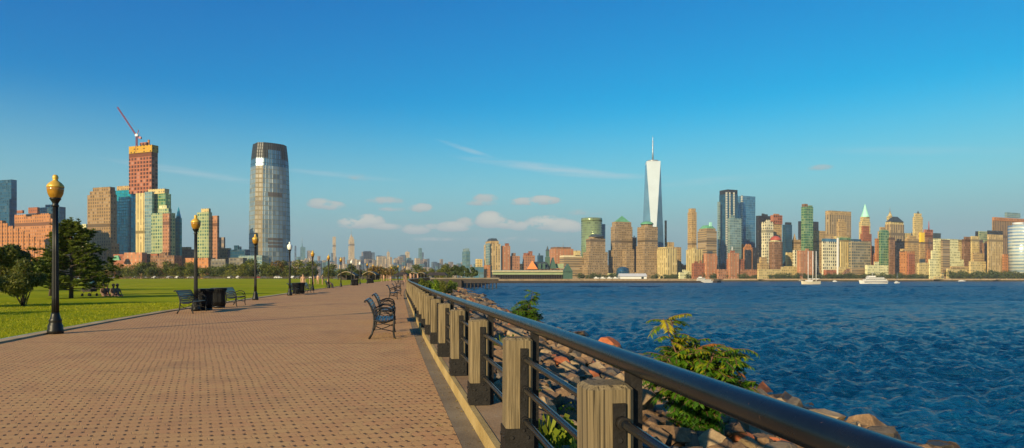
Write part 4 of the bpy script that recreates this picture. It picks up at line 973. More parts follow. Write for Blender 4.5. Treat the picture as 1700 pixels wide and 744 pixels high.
def canopy(px0, px1, Y, top, lab):
    root = empty('arched_canopy', (px2x((px0 + px1) / 2, Y), Y, gz(Y))); w = (px1 - px0) / F * Y; H = px2z(top, Y) - gz(Y); mb = MB(); n = 10
    rise = w * .22; pts = [(-w / 2 + w * i / n, H - rise + rise * math.sin(math.pi * i / n)) for i in range(n + 1)]
    for (a, b) in zip(pts[:-1], pts[1:]):
        for dz, dy0, dy1 in ((0, 0, 6), (-.25, 0, 6)): mb.face([(a[0], dy0, a[1] + dz), (b[0], dy0, b[1] + dz), (b[0], dy1, b[1] + dz), (a[0], dy1, a[1] + dz)])
        mb.face([(a[0], 0, a[1] - .26), (b[0], 0, b[1] - .26), (b[0], 0, b[1]), (a[0], 0, a[1])])
    mb.build('roof', mat('canopy_tan', (.20, .15, .08), .7), root)
    for x in (-w / 2 + .2, 0, w / 2 - .2):
        for y in (.3, 5.7): mb = MB(); mb.box((x, y, (H - rise) / 2), (.3, .3, H - rise + .02)); mb.build('column', M['timber'], root)
    mb = MB(); mb.box((0, 5.3, H * .3), (w * .9, .3, H * .55)); mb.build('counter', M['timber'], root); return tag(root, lab, 'canopy')
canopy(560, 589, 228, 450.5, 'arched tan canopy left of the far walk, leftmost one'); canopy(601, 624, 228, 450.5, 'arched tan canopy behind the tenth lamp')
canopy(679, 692, 250, 451.5, 'small arched canopy behind the railing end, left one of two'); canopy(692, 705, 250, 451.5, 'small arched canopy behind the railing end, right one of two')
def pavilion(px0, px1, Y, top, lab, roof='timber'):
    root = empty('pavilion', (px2x((px0 + px1) / 2, Y), Y, gz(Y))); w = (px1 - px0) / F * Y; H = px2z(top, Y) - gz(Y)
    mb = MB(); a = [(-w / 2, 0), (w / 2, 0), (w / 2, 8), (-w / 2, 8)]; b = [(-w / 2 + 1.5, 3), (w / 2 - 1.5, 3), (w / 2 - 1.5, 5), (-w / 2 + 1.5, 5)]; mb.prism(a, H - 1.3, H, b, m=0, mt=0, bottom=True); mb.build('roof', M[roof], root)
    k = max(3, int(w / 3))
    for i in range(k):
        for y in (.4, 7.6): mb = MB(); mb.box((-w / 2 + .4 + (w - .8) * i / (k - 1), y, (H - 1.3) / 2), (.25, .25, H - 1.31)); mb.build('column', M['timber'], root)
    return tag(root, lab, 'pavilion')
pavilion(652, 677, 245, 452, 'dark roofed open pavilion at the end of the walk'); pavilion(706, 742, 275, 452, 'long dark roofed shelter right of the far canopies', 'timber')

# timber pier beyond the bank
pr = empty('timber_pier', (-18, 243, 0))
mb = MB(); mb.box((0, 0, 1.55), (27, 12, .5), m=0); mb.build('deck', M['concrete'], pr)
mb = MB(); mb.box((0, -5.6, .6), (26.4, .3, 1.4)); mb.build('fascia', M['timber'], pr)
for i in range(20):
    mb = MB(); mb.tube([(-12.5 + i * 1.31, -5.2, -4), (-12.5 + i * 1.31, -5.2, .9)], .2, 7); mb.build('pile', M['timber'], pr)
for i in range(9): mb = MB(); mb.box((-8 + i * 2.4, -5.8, 2.2), (.10, .10, .9)); mb.build('bollard', M['concrete'], pr)
tag(pr, 'dark timber pier with pale deck edge beyond the rocky bank', 'pier')

# ------------------------------------------------------------------ buildings
def corner_rect(x0, xc, x1, D, psi):
    t0, tc, t1 = [(q - CX) / F for q in (x0, xc, x1)]; s, c = math.sin(psi), math.cos(psi)
    wl = D * (tc - t0) / max(s + t0 * c, .12); wr = D * (t1 - tc) / max(c - t1 * s, .12)
    if psi < 1: wl = min(wl, 3.0 * wr + 8)
    wl = max(wl, 3); wr = max(wr, 1.2)
    C = Vector((tc * D, D)); r_ = Vector((c, s)); l = Vector((-s, c))
    return [C, C + r_ * wr, C + r_ * wr + l * wl, C + l * wl], wr, wl
DEFPSI = {'m': R(24), 'j': R(70), 'c': R(20)}
def shrinkp(poly, k):
    c = sum(poly, Vector((0, 0))) / len(poly); return [c + (p - c) * k for p in poly]
def building(name, cat, label, D, tiers, zone='m', group=None, psi=None, z0=.9):
    psi = DEFPSI[zone] if psi is None else R(psi); xs = [(t[2] + t[4]) / 2 for t in tiers]; root = empty(name, (px2x(xs[0], D), D + 10, z0)); cnt = {}
    ox, oy = root.location.x, root.location.y; lastpoly = None; prev = z0
    for i, tr in enumerate(tiers):
        part, kind, x0, xc, x1, yb, yt, mk = tr[:8]; dD = tr[8] if len(tr) > 8 else i * 1.6
        DD = D + dD
        if xc is None: xc = x0 + (x1 - x0) * .30
        if zone == 'j': xc = x0 + (x1 - x0) * (.985 if part == 'terrace_block' else .78)
        zt = px2z(yt, DD); zb = z0 - .5 if yb is None else px2z(yb, DD)
        m = P.get(mk) or M[mk]; mats = [m, M['roof'] if mk in P else m]; mb = MB()
        lo = lambda q: [(p[0] - ox, p[1] - oy) for p in q]
        rt, zb_, zt_ = None, zb - z0, zt - z0
        if kind in ('box', 'pyr', 'hip', 'taper', 'octo'):
            q, wr, wl = corner_rect(x0, xc, x1, DD, psi)
            if kind == 'octo':
                k = .22; q2 = []
                for a in range(4): A, B_ = q[a], q[(a + 1) % 4]; q2 += [A + (B_ - A) * k, A + (B_ - A) * (1 - k)]
                q = q2
            q = [Vector(p) for p in q]
            if kind == 'pyr': mb.prism(lo(q), zb_, zt_, lo(shrinkp(q, .02)), 0, 1)
            elif kind == 'hip': mb.prism(lo(q), zb_, zt_, lo(shrinkp(q, tr[9] if len(tr) > 9 else .45)), 0, 1)
            elif kind == 'taper': mb.prism(lo(q), zb_, zt_, lo(shrinkp(q, tr[9] if len(tr) > 9 else .85)), 0, 1)
            else: mb.prism(lo(q), zb_, zt_, None, 0, 1)
        else:
            rad = (x1 - x0) / 2 / F * DD; cx, cy = px2x((x0 + x1) / 2, DD + rad) - ox, DD + rad - oy; H = zt_ - zb_
            if kind == 'cyl': mb.lathe([(rad, zb_), (rad, zt_)], 36, 0, (cx, cy, 0), sm=True)
            if kind == 'dome': mb.lathe([(rad * math.cos(a), zb_ + H * math.sin(a)) for a in [i_ * math.pi / 2 / 7 for i_ in range(7)]] + [(rad * .03, zt_)], 20, 0, (cx, cy, 0))
            if kind == 'cone': mb.lathe([(rad, zb_), (rad * .5, zb_ + H * .45), (rad * .04, zt_)], 12, 0, (cx, cy, 0), sm=False)
            if kind == 'spire': mb.lathe([(rad, zb_), (rad * .75, zb_ + H * .5), (rad * .3, zt_)], 8, 0, (cx, cy, 0))
        mb.build(part, mats, root)
    if len(tiers) == 1 and tiers[0][1] == 'box' and D < 1500:      # water tanks and plant rooms
        rr = random.Random(hash_(label) + int(xs[0])); c = sum(q, Vector((0, 0))) / 4
        for k_ in range(rr.choice([1, 2, 2])):
            e_ = (q[1] - q[0]); g_ = (q[3] - q[0]); o_ = c + e_ * rr.uniform(-.28, .28) + g_ * rr.uniform(-.2, .2); w_ = e_ * rr.uniform(.08, .2); h_ = g_ * .12; mb = MB()
            hh = rr.uniform(2.5, 6); mb.prism(lo([o_ - w_ - h_, o_ + w_ - h_, o_ + w_ + h_, o_ - w_ + h_]), zt_, zt_ + hh, None, 0, 1); mb.build('rooftop_unit', mats, root)
    return tag(root, label, cat, group)
def hash_(x): return sum(ord(c) * (i + 1) for i, c in enumerate(x))
B = building
A_, O_ = 'apartment_tower', 'office_tower'
# --- Jersey side, left
B('office_tower', 'tower', 'dark teal glass tower cut off by the left picture edge', 950, [('tower', 'box', -14, -4, 28, None, 298, 'blueg'), ('wing', 'box', -18, -8, 25, None, 330, 'blueg', -3)], 'j')
B('office_tower', 'tower', 'low wide dark blue glass block behind the stepped brick apartments', 980, [('tower', 'box', 60, 66, 109, None, 343, 'blueg')], 'j')
def steps(label, D, x0, x1, y0, y1, n, mk, first=()):
    t = list(first); w = (x1 - x0) / n
    for i in range(n): a = x0 + i * w; t.append(('terrace_block', 'box', a, a + w * .1, a + w + .6, None, y0 + (y1 - y0) * i / (n - 1), mk, -i * 2.2))
    return B('apartment_block', 'building', label, D, t, 'j')
steps('stepped orange brick apartment block descending to the right, front one', 800, -6, 74, 366, 402, 9, 'orange', [('wing', 'box', -26, -20, 10, None, 366, 'orange', 3)])
steps('stepped orange brick apartment block behind, with tall left shoulder', 860, 76, 126, 356, 398, 7, 'orange', [('shoulder', 'box', 24, 32, 97, None, 354, 'orange', 6), ('penthouse', 'box', 47, 52, 66, 354, 344, 'brick', 8), ('penthouse', 'box', 28, 32, 40, 354, 349, 'brick', 8)])
B('apartment_tower', 'tower', 'small pale tower peeking left of the tall tan tower', 1000, [('tower', 'box', 134, 138, 147, None, 378, 'pale'), ('penthouse', 'box', 136, 139, 145, 378, 372, 'pale')], 'j')
B('apartment_tower', 'tower', 'tall tan apartment tower with stepped crown and wider base', 930, [('tower', 'box', 145, 158, 194, None, 322, 'brownt'), ('crown', 'box', 149, 160, 192, 322, 316, 'brownt'), ('crown', 'box', 154, 164, 191, 316, 310, 'brownt'), ('podium', 'box', 138, 152, 198, None, 404, 'brownt', -6), ('podium', 'box', 132, 148, 190, None, 416, 'brownt', -10)], 'j')
B('apartment_tower', 'tower', 'teal glass tower with beige cap beside the tan tower', 968, [('tower', 'box', 191, 199, 225, None, 315, 'tealg'), ('penthouse', 'box', 194, 201, 222, 315, 308, 'tan2' if 'tan2' in P else 'tan')], 'j')
tw = B('unfinished_tower', 'tower', 'tall unfinished tower of red scaffolded floors with yellow top', 925, [('lower_tower', 'box', 225, 236, 251, None, 320, 'creamv'), ('frame_floors', 'box', 214, 228, 262, 320, 252, 'lattice', -2), ('formwork', 'box', 214, 228, 263, 252, 240, 'latticey', -4), ('core', 'box', 232, 236, 246, 240, 236, 'lattice', 4), ('core_mast', 'box', 246, 247, 248, 240, 232, 'orange')], 'j')
B('apartment_tower', 'tower', 'slim dark green glass tower directly right of the unfinished tower', 900, [('tower', 'box', 241, 255, 284, None, 321, 'greeng'), ('side_slab', 'box', 240, 244, 256, None, 318, 'paleg', -2), ('penthouse', 'box', 246, 256, 281, 321, 313, 'cream')], 'j')
B('apartment_tower', 'tower', 'pale green and pink gridded tower in front of the green glass one', 860, [('tower', 'box', 251, 272, 291, None, 353, 'greenp'), ('shoulder', 'box', 262, 272, 285, 353, 346, 'greenp'), ('pink_slab', 'box', 270, 279, 284, None, 354, 'pinkb', -3), ('penthouse', 'box', 264, 270, 280, 346, 341, 'pale')], 'j')
B('office_tower', 'tower', 'narrow teal glass tower with slanted pointed top', 880, [('tower', 'box', 287, 291, 302, None, 362, 'tealg'), ('peak', 'pyr', 292, 296, 301, 362, 343, 'tealg')], 'j')
B('apartment_tower', 'tower', 'green glass tower with pinkish slab, left of the tallest glass tower', 880, [('tower', 'box', 327, 334, 352, None, 352, 'greenp'), ('brown_slab', 'box', 349, 352, 364, None, 358, 'pinkb', 2), ('penthouse', 'box', 334, 337, 350, 352, 346, 'cream')], 'j')
B('low_building', 'building', 'low grey stone building with arched top floor behind the second lamp', 900, [('block', 'box', 293, 297, 332, None, 414, 'greyl'), ('attic', 'box', 295, 300, 318, 414, 410, 'tan')], 'j')
B('low_building', 'building', 'low tan colonnaded building right of the pinkish slab', 910, [('block', 'box', 362, 366, 384, None, 412, 'tan'), ('tower', 'box', 363, 366, 374, 412, 394, 'midt', 60)], 'j')
B('low_building', 'building', 'low dark glass building at the left foot of the tallest glass tower', 890, [('block', 'box', 378, 383, 415, None, 414, 'blueg')], 'j')
B('low_building', 'building', 'long low red brick building behind the trees under the teal towers', 800, [('block', 'box', 188, 196, 282, None, 421, 'brick'), ('block', 'box', 206, 212, 244, None, 419, 'brickw', -6), ('gable', 'hip', 186, 190, 202, 432, 424, 'copper', -12)], 'j')
B('low_building', 'building', 'low brown brick building left of the second lamp', 790, [('block', 'box', 244, 250, 302, None, 424, 'brown')], 'j')
B('low_building', 'building', 'low rusty building right of the second lamp', 790, [('block', 'box', 303, 308, 358, None, 428, 'orange'), ('block', 'box', 336, 342, 385, None, 430, 'greyl', -5)], 'j')
B('low_building', 'building', 'glass podium building before the foot of the tallest glass tower', 780, [('block', 'box', 396, 404, 446, None, 424, 'paleg'), ('block', 'box', 380, 386, 410, None, 428, 'greyl', -6)], 'j')
# tallest glass tower of the left bank, with rounded plan, bulging shaft and dark crown
def glass_giant():
    D = 940.; root = empty('glass_tower', (px2x(438.5, D), D + 22, .9)); zz = lambda py: px2z(py, D) - .9
    def ring(pxw, rot=R(40)):
        w = pxw / F * D; a = w * .405; b = w * .315; c_ = w * .13; pts = [(-a, -b + c_), (-a + c_, -b), (a - c_, -b), (a, -b + c_), (a, b - c_), (a - c_, b), (-a + c_, b), (-a, b - c_)]
        ps = []
        for i in range(8):      # curve the two long sides slightly
            p, q = pts[i], pts[(i + 1) % 8]; ps.append(p)
            if i in (1, 5): ps += [(p[0] + (q[0] - p[0]) * t_, p[1] - (1 if i == 1 else -1) * w * .045 * math.sin(math.pi * t_)) for t_ in (.2, .4, .6, .8)]
        c, s = math.cos(rot), math.sin(rot); return [(x * c - y * s, x * s + y * c) for x, y in ps]
    lv = [(464, 74), (380, 74.5), (320, 72), (275, 69)]
    for (ya, wa), (yb, wb) in zip(lv[:-1], lv[1:]):
        mb = MB(); mb.prism(ring(wa), zz(ya), zz(yb), ring(wb), 0, 2, cap=False)
        mb.mi = [1 if i in (0, 10, 11, 12) else 0 for i in range(len(mb.mi))]; mb.build('shaft', [P['golds'], P['golds_sunlit'], M['roof']], root)
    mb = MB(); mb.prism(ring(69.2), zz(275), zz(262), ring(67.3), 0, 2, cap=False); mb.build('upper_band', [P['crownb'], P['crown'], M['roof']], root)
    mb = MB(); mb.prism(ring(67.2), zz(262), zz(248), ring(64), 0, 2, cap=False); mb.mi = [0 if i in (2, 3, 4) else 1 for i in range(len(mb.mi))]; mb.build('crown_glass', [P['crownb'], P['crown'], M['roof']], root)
    mb = MB(); mb.prism(ring(64), zz(248), zz(236), ring(60.5), 0, 1); mb.build('crown', [P['crown'], M['roof']], root)
    mb = MB(); mb.lathe([(7, zz(236)), (7, zz(233.5)), (4, zz(233))], 16, c=(-8, -2, 0)); mb.build('roof_dish', M['deckwhite'], root)
    for (y0, y1, w_) in ((326, 319, 72.7), (399, 395, 74.9), (405, 401, 74.9), (411, 407, 74.9)):
        q = ring(w_); mb = MB(); a, b = zz(y0), zz(y1)
        for i in range(2, 5): mb.face([(*q[i], a), (*q[i + 1], a), (*q[i + 1], b), (*q[i], b)])
        mb.build('louvre_band', M['louvre'], root)
    tag(root, 'tallest glass tower on the left bank, bulging grey shaft under a dark crown', 'skyscraper')
glass_giant()
# tower crane
cr = empty('tower_crane', (px2x(227, 932), 932, px2z(252, 932))); zc = lambda py: px2z(py, 932) - cr.location.z; xc_ = lambda px: px2x(px, 932) - cr.location.x
def truss(mb, a, b, w, n, r=.35):
    a, b = Vector(a), Vector(b); d = (b - a).normalized(); s = d.cross(Vector((0, 1, 0))).normalized() * w; t_ = Vector((0, w, 0)); cs = [s + t_, s - t_, -s - t_, -s + t_]
    for c in cs: mb.tube([a + c, b + c], r, 4, sm=False)
    for i in range(n):
        p, q = a.lerp(b, i / n), a.lerp(b, (i + 1) / n)
        for k in range(4): mb.tube([p + cs[k], q + cs[(k + 1) % 4]], r * .7, 4, sm=False)
mb = MB(); truss(mb, (0, 0, 0), (0, 0, zc(226)), .9, 12, .30); mb.build('mast', M['cranered'], cr)
mb = MB(); truss(mb, (0, 0, zc(226)), (xc_(195), 0, zc(178)), .65, 16, .24); mb.build('jib', M['cranered'], cr)
mb = MB(); truss(mb, (0, 0, zc(226)), (xc_(233), 0, zc(229)), .9, 4, .4); mb.box((xc_(233), 0, zc(229)), (3, 3, 3)); mb.build('counter_jib', M['cranered'], cr)
mb = MB(); mb.tube([(0, 0, zc(226)), (xc_(230), 0, zc(216))], .5, 5); mb.tube([(xc_(230), 0, zc(216)), (xc_(200), 0, zc(186))], .12, 4); mb.tube([(xc_(230), 0, zc(216)), (xc_(233), 0, zc(228))], .2, 4); mb.build('stay', M['cranered'], cr)
mb = MB(); mb.box((.8, -1.5, zc(225)), (3.4, 2.5, 3.2)); mb.build('cab', M['deckwhite'], cr)
tag(cr, 'red luffing tower crane on the roof of the unfinished tower', 'crane')

# --- centre: terminal and near towers
C_ = 'c'
B('glass_tower', 'tower', 'lone pale green glass tower left of the tan terminal towers', 1900, [('tower', 'box', 766, 774, 780.5, None, 417, 'midg'), ('crown', 'box', 767.5, 774, 779, 417, 412.5, 'paleg')], C_)
B('office_tower', 'tower', 'tan tower with curved glass bay and dark slanted roof', 1120, [('tower', 'box', 803.5, 814, 831, None, 405, 'tanv'), ('glass_bay', 'box', 804.5, 811, 813.5, 447, 404, 'paleg', -3), ('crown', 'box', 806, 815, 828, 405, 400, 'tan'), ('roof', 'hip', 808, 815, 827, 400, 395.5, 'slate', 5, .7), ('base_block', 'box', 803.5, 808, 814, None, 440, 'orange', -6)], C_)
B('apartment_tower', 'tower', 'slim red brick tower right of the tan tower with glass bay', 1130, [('tower', 'box', 832, 835, 847, None, 408, 'brickw'), ('penthouse', 'box', 838, 840, 845, 408, 404, 'brick')], C_)
B('apartment_tower', 'tower', 'salmon coloured apartment tower with dark cap', 1140, [('tower', 'box', 846, 850, 863, None, 425, 'pinkb'), ('penthouse', 'box', 849, 852, 856, 425, 420, 'brown')], C_)
B('apartment_tower', 'tower', 'salmon apartment tower with stepped brick top behind the gabled terminal', 1150, [('tower', 'box', 868, 872, 888, None, 424, 'pinkb'), ('penthouse', 'box', 869, 872, 877, 424, 420, 'brick'), ('penthouse', 'box', 877, 879, 884, 424, 417, 'brick')], C_)
B('apartment_block', 'building', 'low pale block between the two salmon towers', 1160, [('block', 'box', 860, 863, 878, None, 438, 'pale')], C_)
B('office_tower', 'tower', 'small dark blue tower left of the clock tower', 1200, [('tower', 'box', 892, 895, 902, None, 424, 'blueg')], C_)
B('office_building', 'building', 'wide brick and green building with antennas behind the clock tower', 1180, [('block', 'box', 912, 922, 952, None, 413, 'brickw'), ('penthouse', 'box', 914, 922, 948, 413, 410, 'brown'), ('mast', 'spire', 934.6, 935, 935.4, 410, 402, 'antenna'), ('mast', 'spire', 947.7, 948, 948.3, 410, 405, 'antenna')], C_)
B('office_building', 'building', 'grey tan banded office block with pale cornice right of the terminal', 1130, [('block', 'box', 929, 936, 968, None, 427, 'graniteh'), ('cornice', 'box', 929, 936, 966, 427, 424, 'cream_flat', -1), ('penthouse', 'box', 952, 955, 964, 424, 416, 'cream')], C_)
B('apartment_block', 'building', 'white low building left of the tan tower at the bank', 1100, [('block', 'box', 783, 787, 803, None, 443, 'midg'), ('block', 'box', 789, 792, 801, None, 430, 'cream', 40)], C_)
# the spit with the old railway terminal
mb = MB(); sp = [(-20, 640), (60, 668), (215, 706), (224, 716), (214, 732), (60, 900), (-20, 900)]
mb.prism(sp, -.6, 1.35, m=0, mt=1); tag(mb.build('quay', [M['tanwall'], M['land']]), kind='structure')
mb = MB(); mb.prism([(-22, 637), (60, 666), (218, 704), (226, 716), (214, 734), (60, 902), (-20, 902)], -5, -.6, m=0, mt=0); tag(mb.build('quay_footing', M['timber']), kind='structure')
def at(px, py, D, o): return (px2x(px, D) - o.location.x, D - o.location.y, px2z(py, D) - o.location.z)
D = 700.
sh = empty('train_shed', (px2x(885, D), D, 1.35)); xa, xb = px2x(818, D) - sh.location.x, px2x(936, D) - sh.location.x; zr = lambda py: px2z(py, D) - 1.35
def gable(mb, x0, x1, y0, y1, z0, z1, along='x', m=0, mg=0):
    if along == 'x':
        ym = (y0 + y1) / 2; mb.face([(x0, y0, z0), (x1, y0, z0), (x1, ym, z1), (x0, ym, z1)], None, m); mb.face([(x1, y1, z0), (x0, y1, z0), (x0, ym, z1), (x1, ym, z1)], None, m)
        mb.face([(x0, y1, z0), (x0, y0, z0), (x0, ym, z1)], None, mg); mb.face([(x1, y0, z0), (x1, y1, z0), (x1, ym, z1)], None, mg)
    else:
        xm = (x0 + x1) / 2; mb.face([(x0, y0, z0), (x0, y1, z0), (xm, y1, z1), (xm, y0, z1)], None, m); mb.face([(x1, y1, z0), (x1, y0, z0), (xm, y0, z1), (xm, y1, z1)], None, m)
        mb.face([(x0, y0, z0), (x1, y0, z0), (xm, y0, z1)], None, mg); mb.face([(x1, y1, z0), (x0, y1, z0), (xm, y1, z1)], None, mg)
mb = MB(); mb.box(((xa + xb) / 2, 15, (zr(456) + zr(451)) / 2), (xb - xa, 30, zr(451) - zr(456))); mb.build('wall', M['shedgreen'], sh)
mb = MB(); mb.box(((xa + xb) / 2, 14, zr(450.3)), (xb - xa + 2, 33, .9)); mb.build('eave', M['cream_flat'], sh)
mb = MB(); gable(mb, xa, xb, 0, 30, zr(449.6), zr(448)); mb.build('roof', M['shedgreen'], sh)
k = 0
x = xa
while x < xb: mb = MB(); mb.box((x, 1, zr(456) / 2), (1.0, 1.0, zr(456) + .2)); mb.build('column', M['timber'], sh); x += 2.6
mb = MB(); mb.box(((xa + xb) / 2, 16, zr(456) / 2), (xb - xa, 1, zr(456))); mb.build('back_wall', M['timber'], sh)
tag(sh, 'long low pale green train shed with cream eave on the quay', 'train shed')
D = 740.; tm = empty('rail_terminal', (px2x(895, D), D, 1.35)); X_ = lambda px: px2x(px, D) - tm.location.x; Z_ = lambda py: px2z(py, D) - 1.35
mb = MB(); mb.box(((X_(877) + X_(936)) / 2, 15, Z_(447) / 2), (X_(936) - X_(877), 26, Z_(447))); mb.build('wall', P['brown'], tm)
mb = MB(); gable(mb, X_(874), X_(893), 0, 30, Z_(447), Z_(432.5), 'y', 1, 0); mb.build('gable', [mat('terminal_orange', (.60, .20, .05), .7, nvar=.15, nscale=.2), M['slate']], tm)
mb = MB(); mb.prism([(X_(886), 1), (X_(912), 1), (X_(912), 28), (X_(886), 28)], Z_(447), Z_(434), [(X_(887), 12), (X_(908), 12), (X_(908), 16), (X_(887), 16)], m=0, mt=0); mb.build('roof', M['slate'], tm)
for px in (896, 903): mb = MB(); mb.box((X_(px), 2.5, Z_(442)), (3, 3, 6), m=0); mb.build('dormer', M['darkgreen'], tm)
mb = MB(); mb.box((X_(910), 14, Z_(426) / 2), (5.5, 5.5, Z_(426))); mb.build('clock_tower', M['darkgreen'], tm)
mb = MB(); mb.box((X_(910), 14, Z_(420.5)), (3.6, 3.6, 6.8)); mb.build('belfry', M['darkgreen'], tm)
mb = MB(); mb.lathe([(2.4, Z_(416)), (1.3, Z_(413)), (.5, Z_(409)), (.15, Z_(407))], 8, c=(X_(910), 14, 0), sm=False); mb.build('spire', M['slate'], tm)
mb = MB(); gable(mb, X_(913), X_(924), -2, 24, Z_(446), Z_(427), 'y', 0, 1); mb.build('dark_gable', [M['slate'], M['darkgreen']], tm)
mb = MB(); mb.box(((X_(920) + X_(936)) / 2, 10, Z_(441.5)), (X_(936) - X_(920), 14, 5)); mb.build('annex', M['shedgreen'], tm)
tag(tm, 'old railway terminal with orange gable, dark roofs and green clock tower', 'terminal building')
D = 690.; g = empty('green_gatehouse', (px2x(943, D), D, 1.35)); zq = lambda py: px2z(py, D) - 1.35; w = 16 / F * D
mb = MB(); mb.box((0, 8, zq(451) / 2), (w * .94, 15, zq(451))); mb.build('wall', M['darkgreen'], g); mb = MB(); gable(mb, -w / 2, w / 2, -1, 17, zq(451), zq(438), 'y'); mb.build('roof', M['darkgreen'], g)
tag(g, 'dark green steep gabled ferry house at the right end of the long shed', 'ferry house')
D = 690.; g = empty('white_tent', (px2x(1052, D), D, 1.35)); w = 44 / F * D; zq = lambda py: px2z(py, D) - 1.35
mb = MB(); mb.box((0, 8, zq(459) / 2), (w, 14, zq(459))); mb.build('wall', M['white'], g); mb = MB(); gable(mb, -w / 2 - .5, w / 2 + .5, 0, 16, zq(459), zq(454)); mb.build('roof', M['white'], g); mb = MB(); mb.box((w * .34, .9, zq(461.5) / 1), (2.4, .4, 2.2)); mb.build('door', M['window_dark'], g)
tag(g, 'long white event tent on the quay below the granite towers', 'tent')
for i, px in enumerate((990, 1001, 1012, 1022)):
    D = 694.; g = empty('small_boat', (px2x(px, D), D, 1.35)); mb = MB(); mb.prism([(-2.6, -.8), (2.2, -.9), (3.4, 0), (2.2, .9), (-2.6, .8)], .3, 1.3, [(-2.8, -1), (2.5, -1.1), (4.2, 0), (2.5, 1.1), (-2.8, 1)]); mb.build('hull', [M['white']] * 2, g); mb = MB(); mb.box((-.5, 0, 1.7), (2.2, 1.3, .9)); mb.build('cabin', M['deckwhite'], g)
    tag(g, 'small white boat laid up on the quay left of the tent', 'boat', 'white boats laid up on the quay')
D = 1100.; g = empty('glass_atrium', (px2x(1036, D), D, .9)); mb = MB(); w = 11 / F * D; mb.lathe([(w, 0), (w, px2z(450, D) - .9), (w * .85, px2z(446, D)), (w * .4, px2z(444, D)), (.5, px2z(443.5, D))], 20, c=(0, w, 0)); mb.build('vault', P['blueg'], g); tag(g, 'rounded dark glass atrium between two granite towers', 'atrium')

# --- 1 World Trade: square base turning to a square roof turned by 45 degrees
def wtc():
    D = 1230.; t_ = (1087.5 - CX) / F; dirv = Vector((t_, 1)).normalized(); ang = math.atan2(dirv.x, dirv.y)
    zt = px2z(270, D); s = 39 / F * D / 1.414; a = s / 2; root = empty('spired_skyscraper', (px2x(1087.5, D), D + 20, .9)); rot = -ang + R(6)
    c, sn = math.cos(rot), math.sin(rot); rt = lambda x, y: (x * c - y * sn, x * sn + y * c)
    h = a * math.sqrt(2); b = [rt(0, -h), rt(h, 0), rt(0, h), rt(-h, 0)]; q = h * .5 * 1.18; tp = [rt(-q, -q), rt(q, -q), rt(q, q), rt(-q, q)]
    H = zt - .9; z1 = 20.0
    mb = MB(); mb.prism(b, 0, z1, m=0, mt=0, cap=False); mb.build('base', M['bluefacet'], root)
    def tri(pts, name, m):
        mb = MB(); A, B_, C__ = [Vector(p) for p in pts]; e = (B_ - A).normalized(); n = e.cross(C__ - A).normalized(); f = n.cross(e)
        mb.face(pts, [((Vector(p) - A).dot(e) * 1.0 + 50, (Vector(p)).z) for p in pts], 0); mb.build(name, m, root)
    for i in range(4):
        B0, B1 = (*b[i], z1), (*b[(i + 1) % 4], z1); T0, T1 = (*tp[i], H), (*tp[(i + 1) % 4], H)
        tri([B0, T1, T0], 'facet', M['glareglass'] if i == 0 else M['bluefacet'])       # broad at the roof, pointed at a base corner
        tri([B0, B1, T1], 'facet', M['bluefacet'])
    mb = MB(); mb.prism(tp, H, H + 4.2, m=0, mt=0); mb.build('parapet', M['glareglass'], root)
    mb = MB(); mb.lathe([(7, H + 4), (10.5, H + 5), (10.5, H + 7), (4, H + 7.5)], 24); mb.build('ring', M['metal'], root)
    zs = px2z(221, D) - .9; mb = MB(); mb.lathe([(1.7, H + 7), (1.2, H + 22), (.8, H + 40), (.4, zs - 4), (.15, zs)], 10); 
    for k in range(5): mb.lathe([(1.7, H + 14 + k * 7), (1.7, H + 14.8 + k * 7)], 10)
    mb.build('mast', M['antenna'], root)
    tag(root, 'tallest skyscraper with tapering glass facets and a white needle mast', 'skyscraper')
wtc()
# --- Manhattan: granite group
B('glass_tower', 'tower', 'curved pale green glass tower left of the granite towers', 1270, [('tower', 'cyl', 964.5, 982, 1000, None, 367, 'curveg'), ('crown', 'cyl', 964.5, 982, 1000, 367, 361, 'curveg', 0), ('side_slab', 'box', 996, 999, 1005, None, 372, 'blueg', 20)])
B('granite_tower', 'tower', 'granite tower with low dark dome, leftmost of the granite group', 1130, [('tower', 'box', 973, 980, 1005, None, 396, 'granite'), ('shoulder', 'box', 968, 978, 1009, None, 418, 'granite', -4), ('podium', 'box', 966, 976, 1010, None, 440, 'granite', -8), ('drum', 'octo', 976, 982, 1003, 396, 393, 'granite'), ('dome', 'dome', 977, 990, 1003, 393, 388.5, 'slate', 3)])
B('granite_tower', 'tower', 'tall granite tower with pointed green copper roof', 1160, [('tower', 'box', 1014, 1021, 1050, None, 376, 'granite'), ('neck', 'box', 1016, 1023, 1048, 376, 368, 'granite'), ('shoulder', 'box', 1010, 1019, 1053, None, 415, 'granite', -4), ('wing', 'box', 1033, 1040, 1053, None, 414, 'granite', -10), ('roof', 'pyr', 1019, 1025, 1046, 368, 357.5, 'copper')])
B('granite_tower', 'tower', 'granite tower with rounded green dome in front of the needle skyscraper', 1140, [('tower', 'box', 1058, 1071, 1092, None, 376, 'granite'), ('shoulder', 'box', 1056, 1070, 1092, None, 408, 'granite', -4), ('podium', 'box', 1053, 1069, 1091, None, 452, 'granite', -8), ('neck', 'octo', 1062, 1072, 1086, 376, 372, 'granite'), ('dome', 'dome', 1063, 1074, 1085, 372, 366.5, 'copper', 4)])
B('low_building', 'building', 'low granite wing behind the white tent', 1120, [('block', 'box', 1005, 1010, 1034, None, 458, 'pale'), ], )
B('office_tower', 'tower', 'slim dark tower tucked between the two green topped granite towers', 1250, [('tower', 'box', 1049, 1051, 1057, None, 394, 'dark')])
B('apartment_tower', 'tower', 'cream tower with vertical ribs in front of the needle skyscraper', 1120, [('tower', 'box', 1089, 1108, 1124, None, 413, 'creamv'), ('penthouse', 'box', 1092, 1106, 1118, 413, 410, 'cream')])
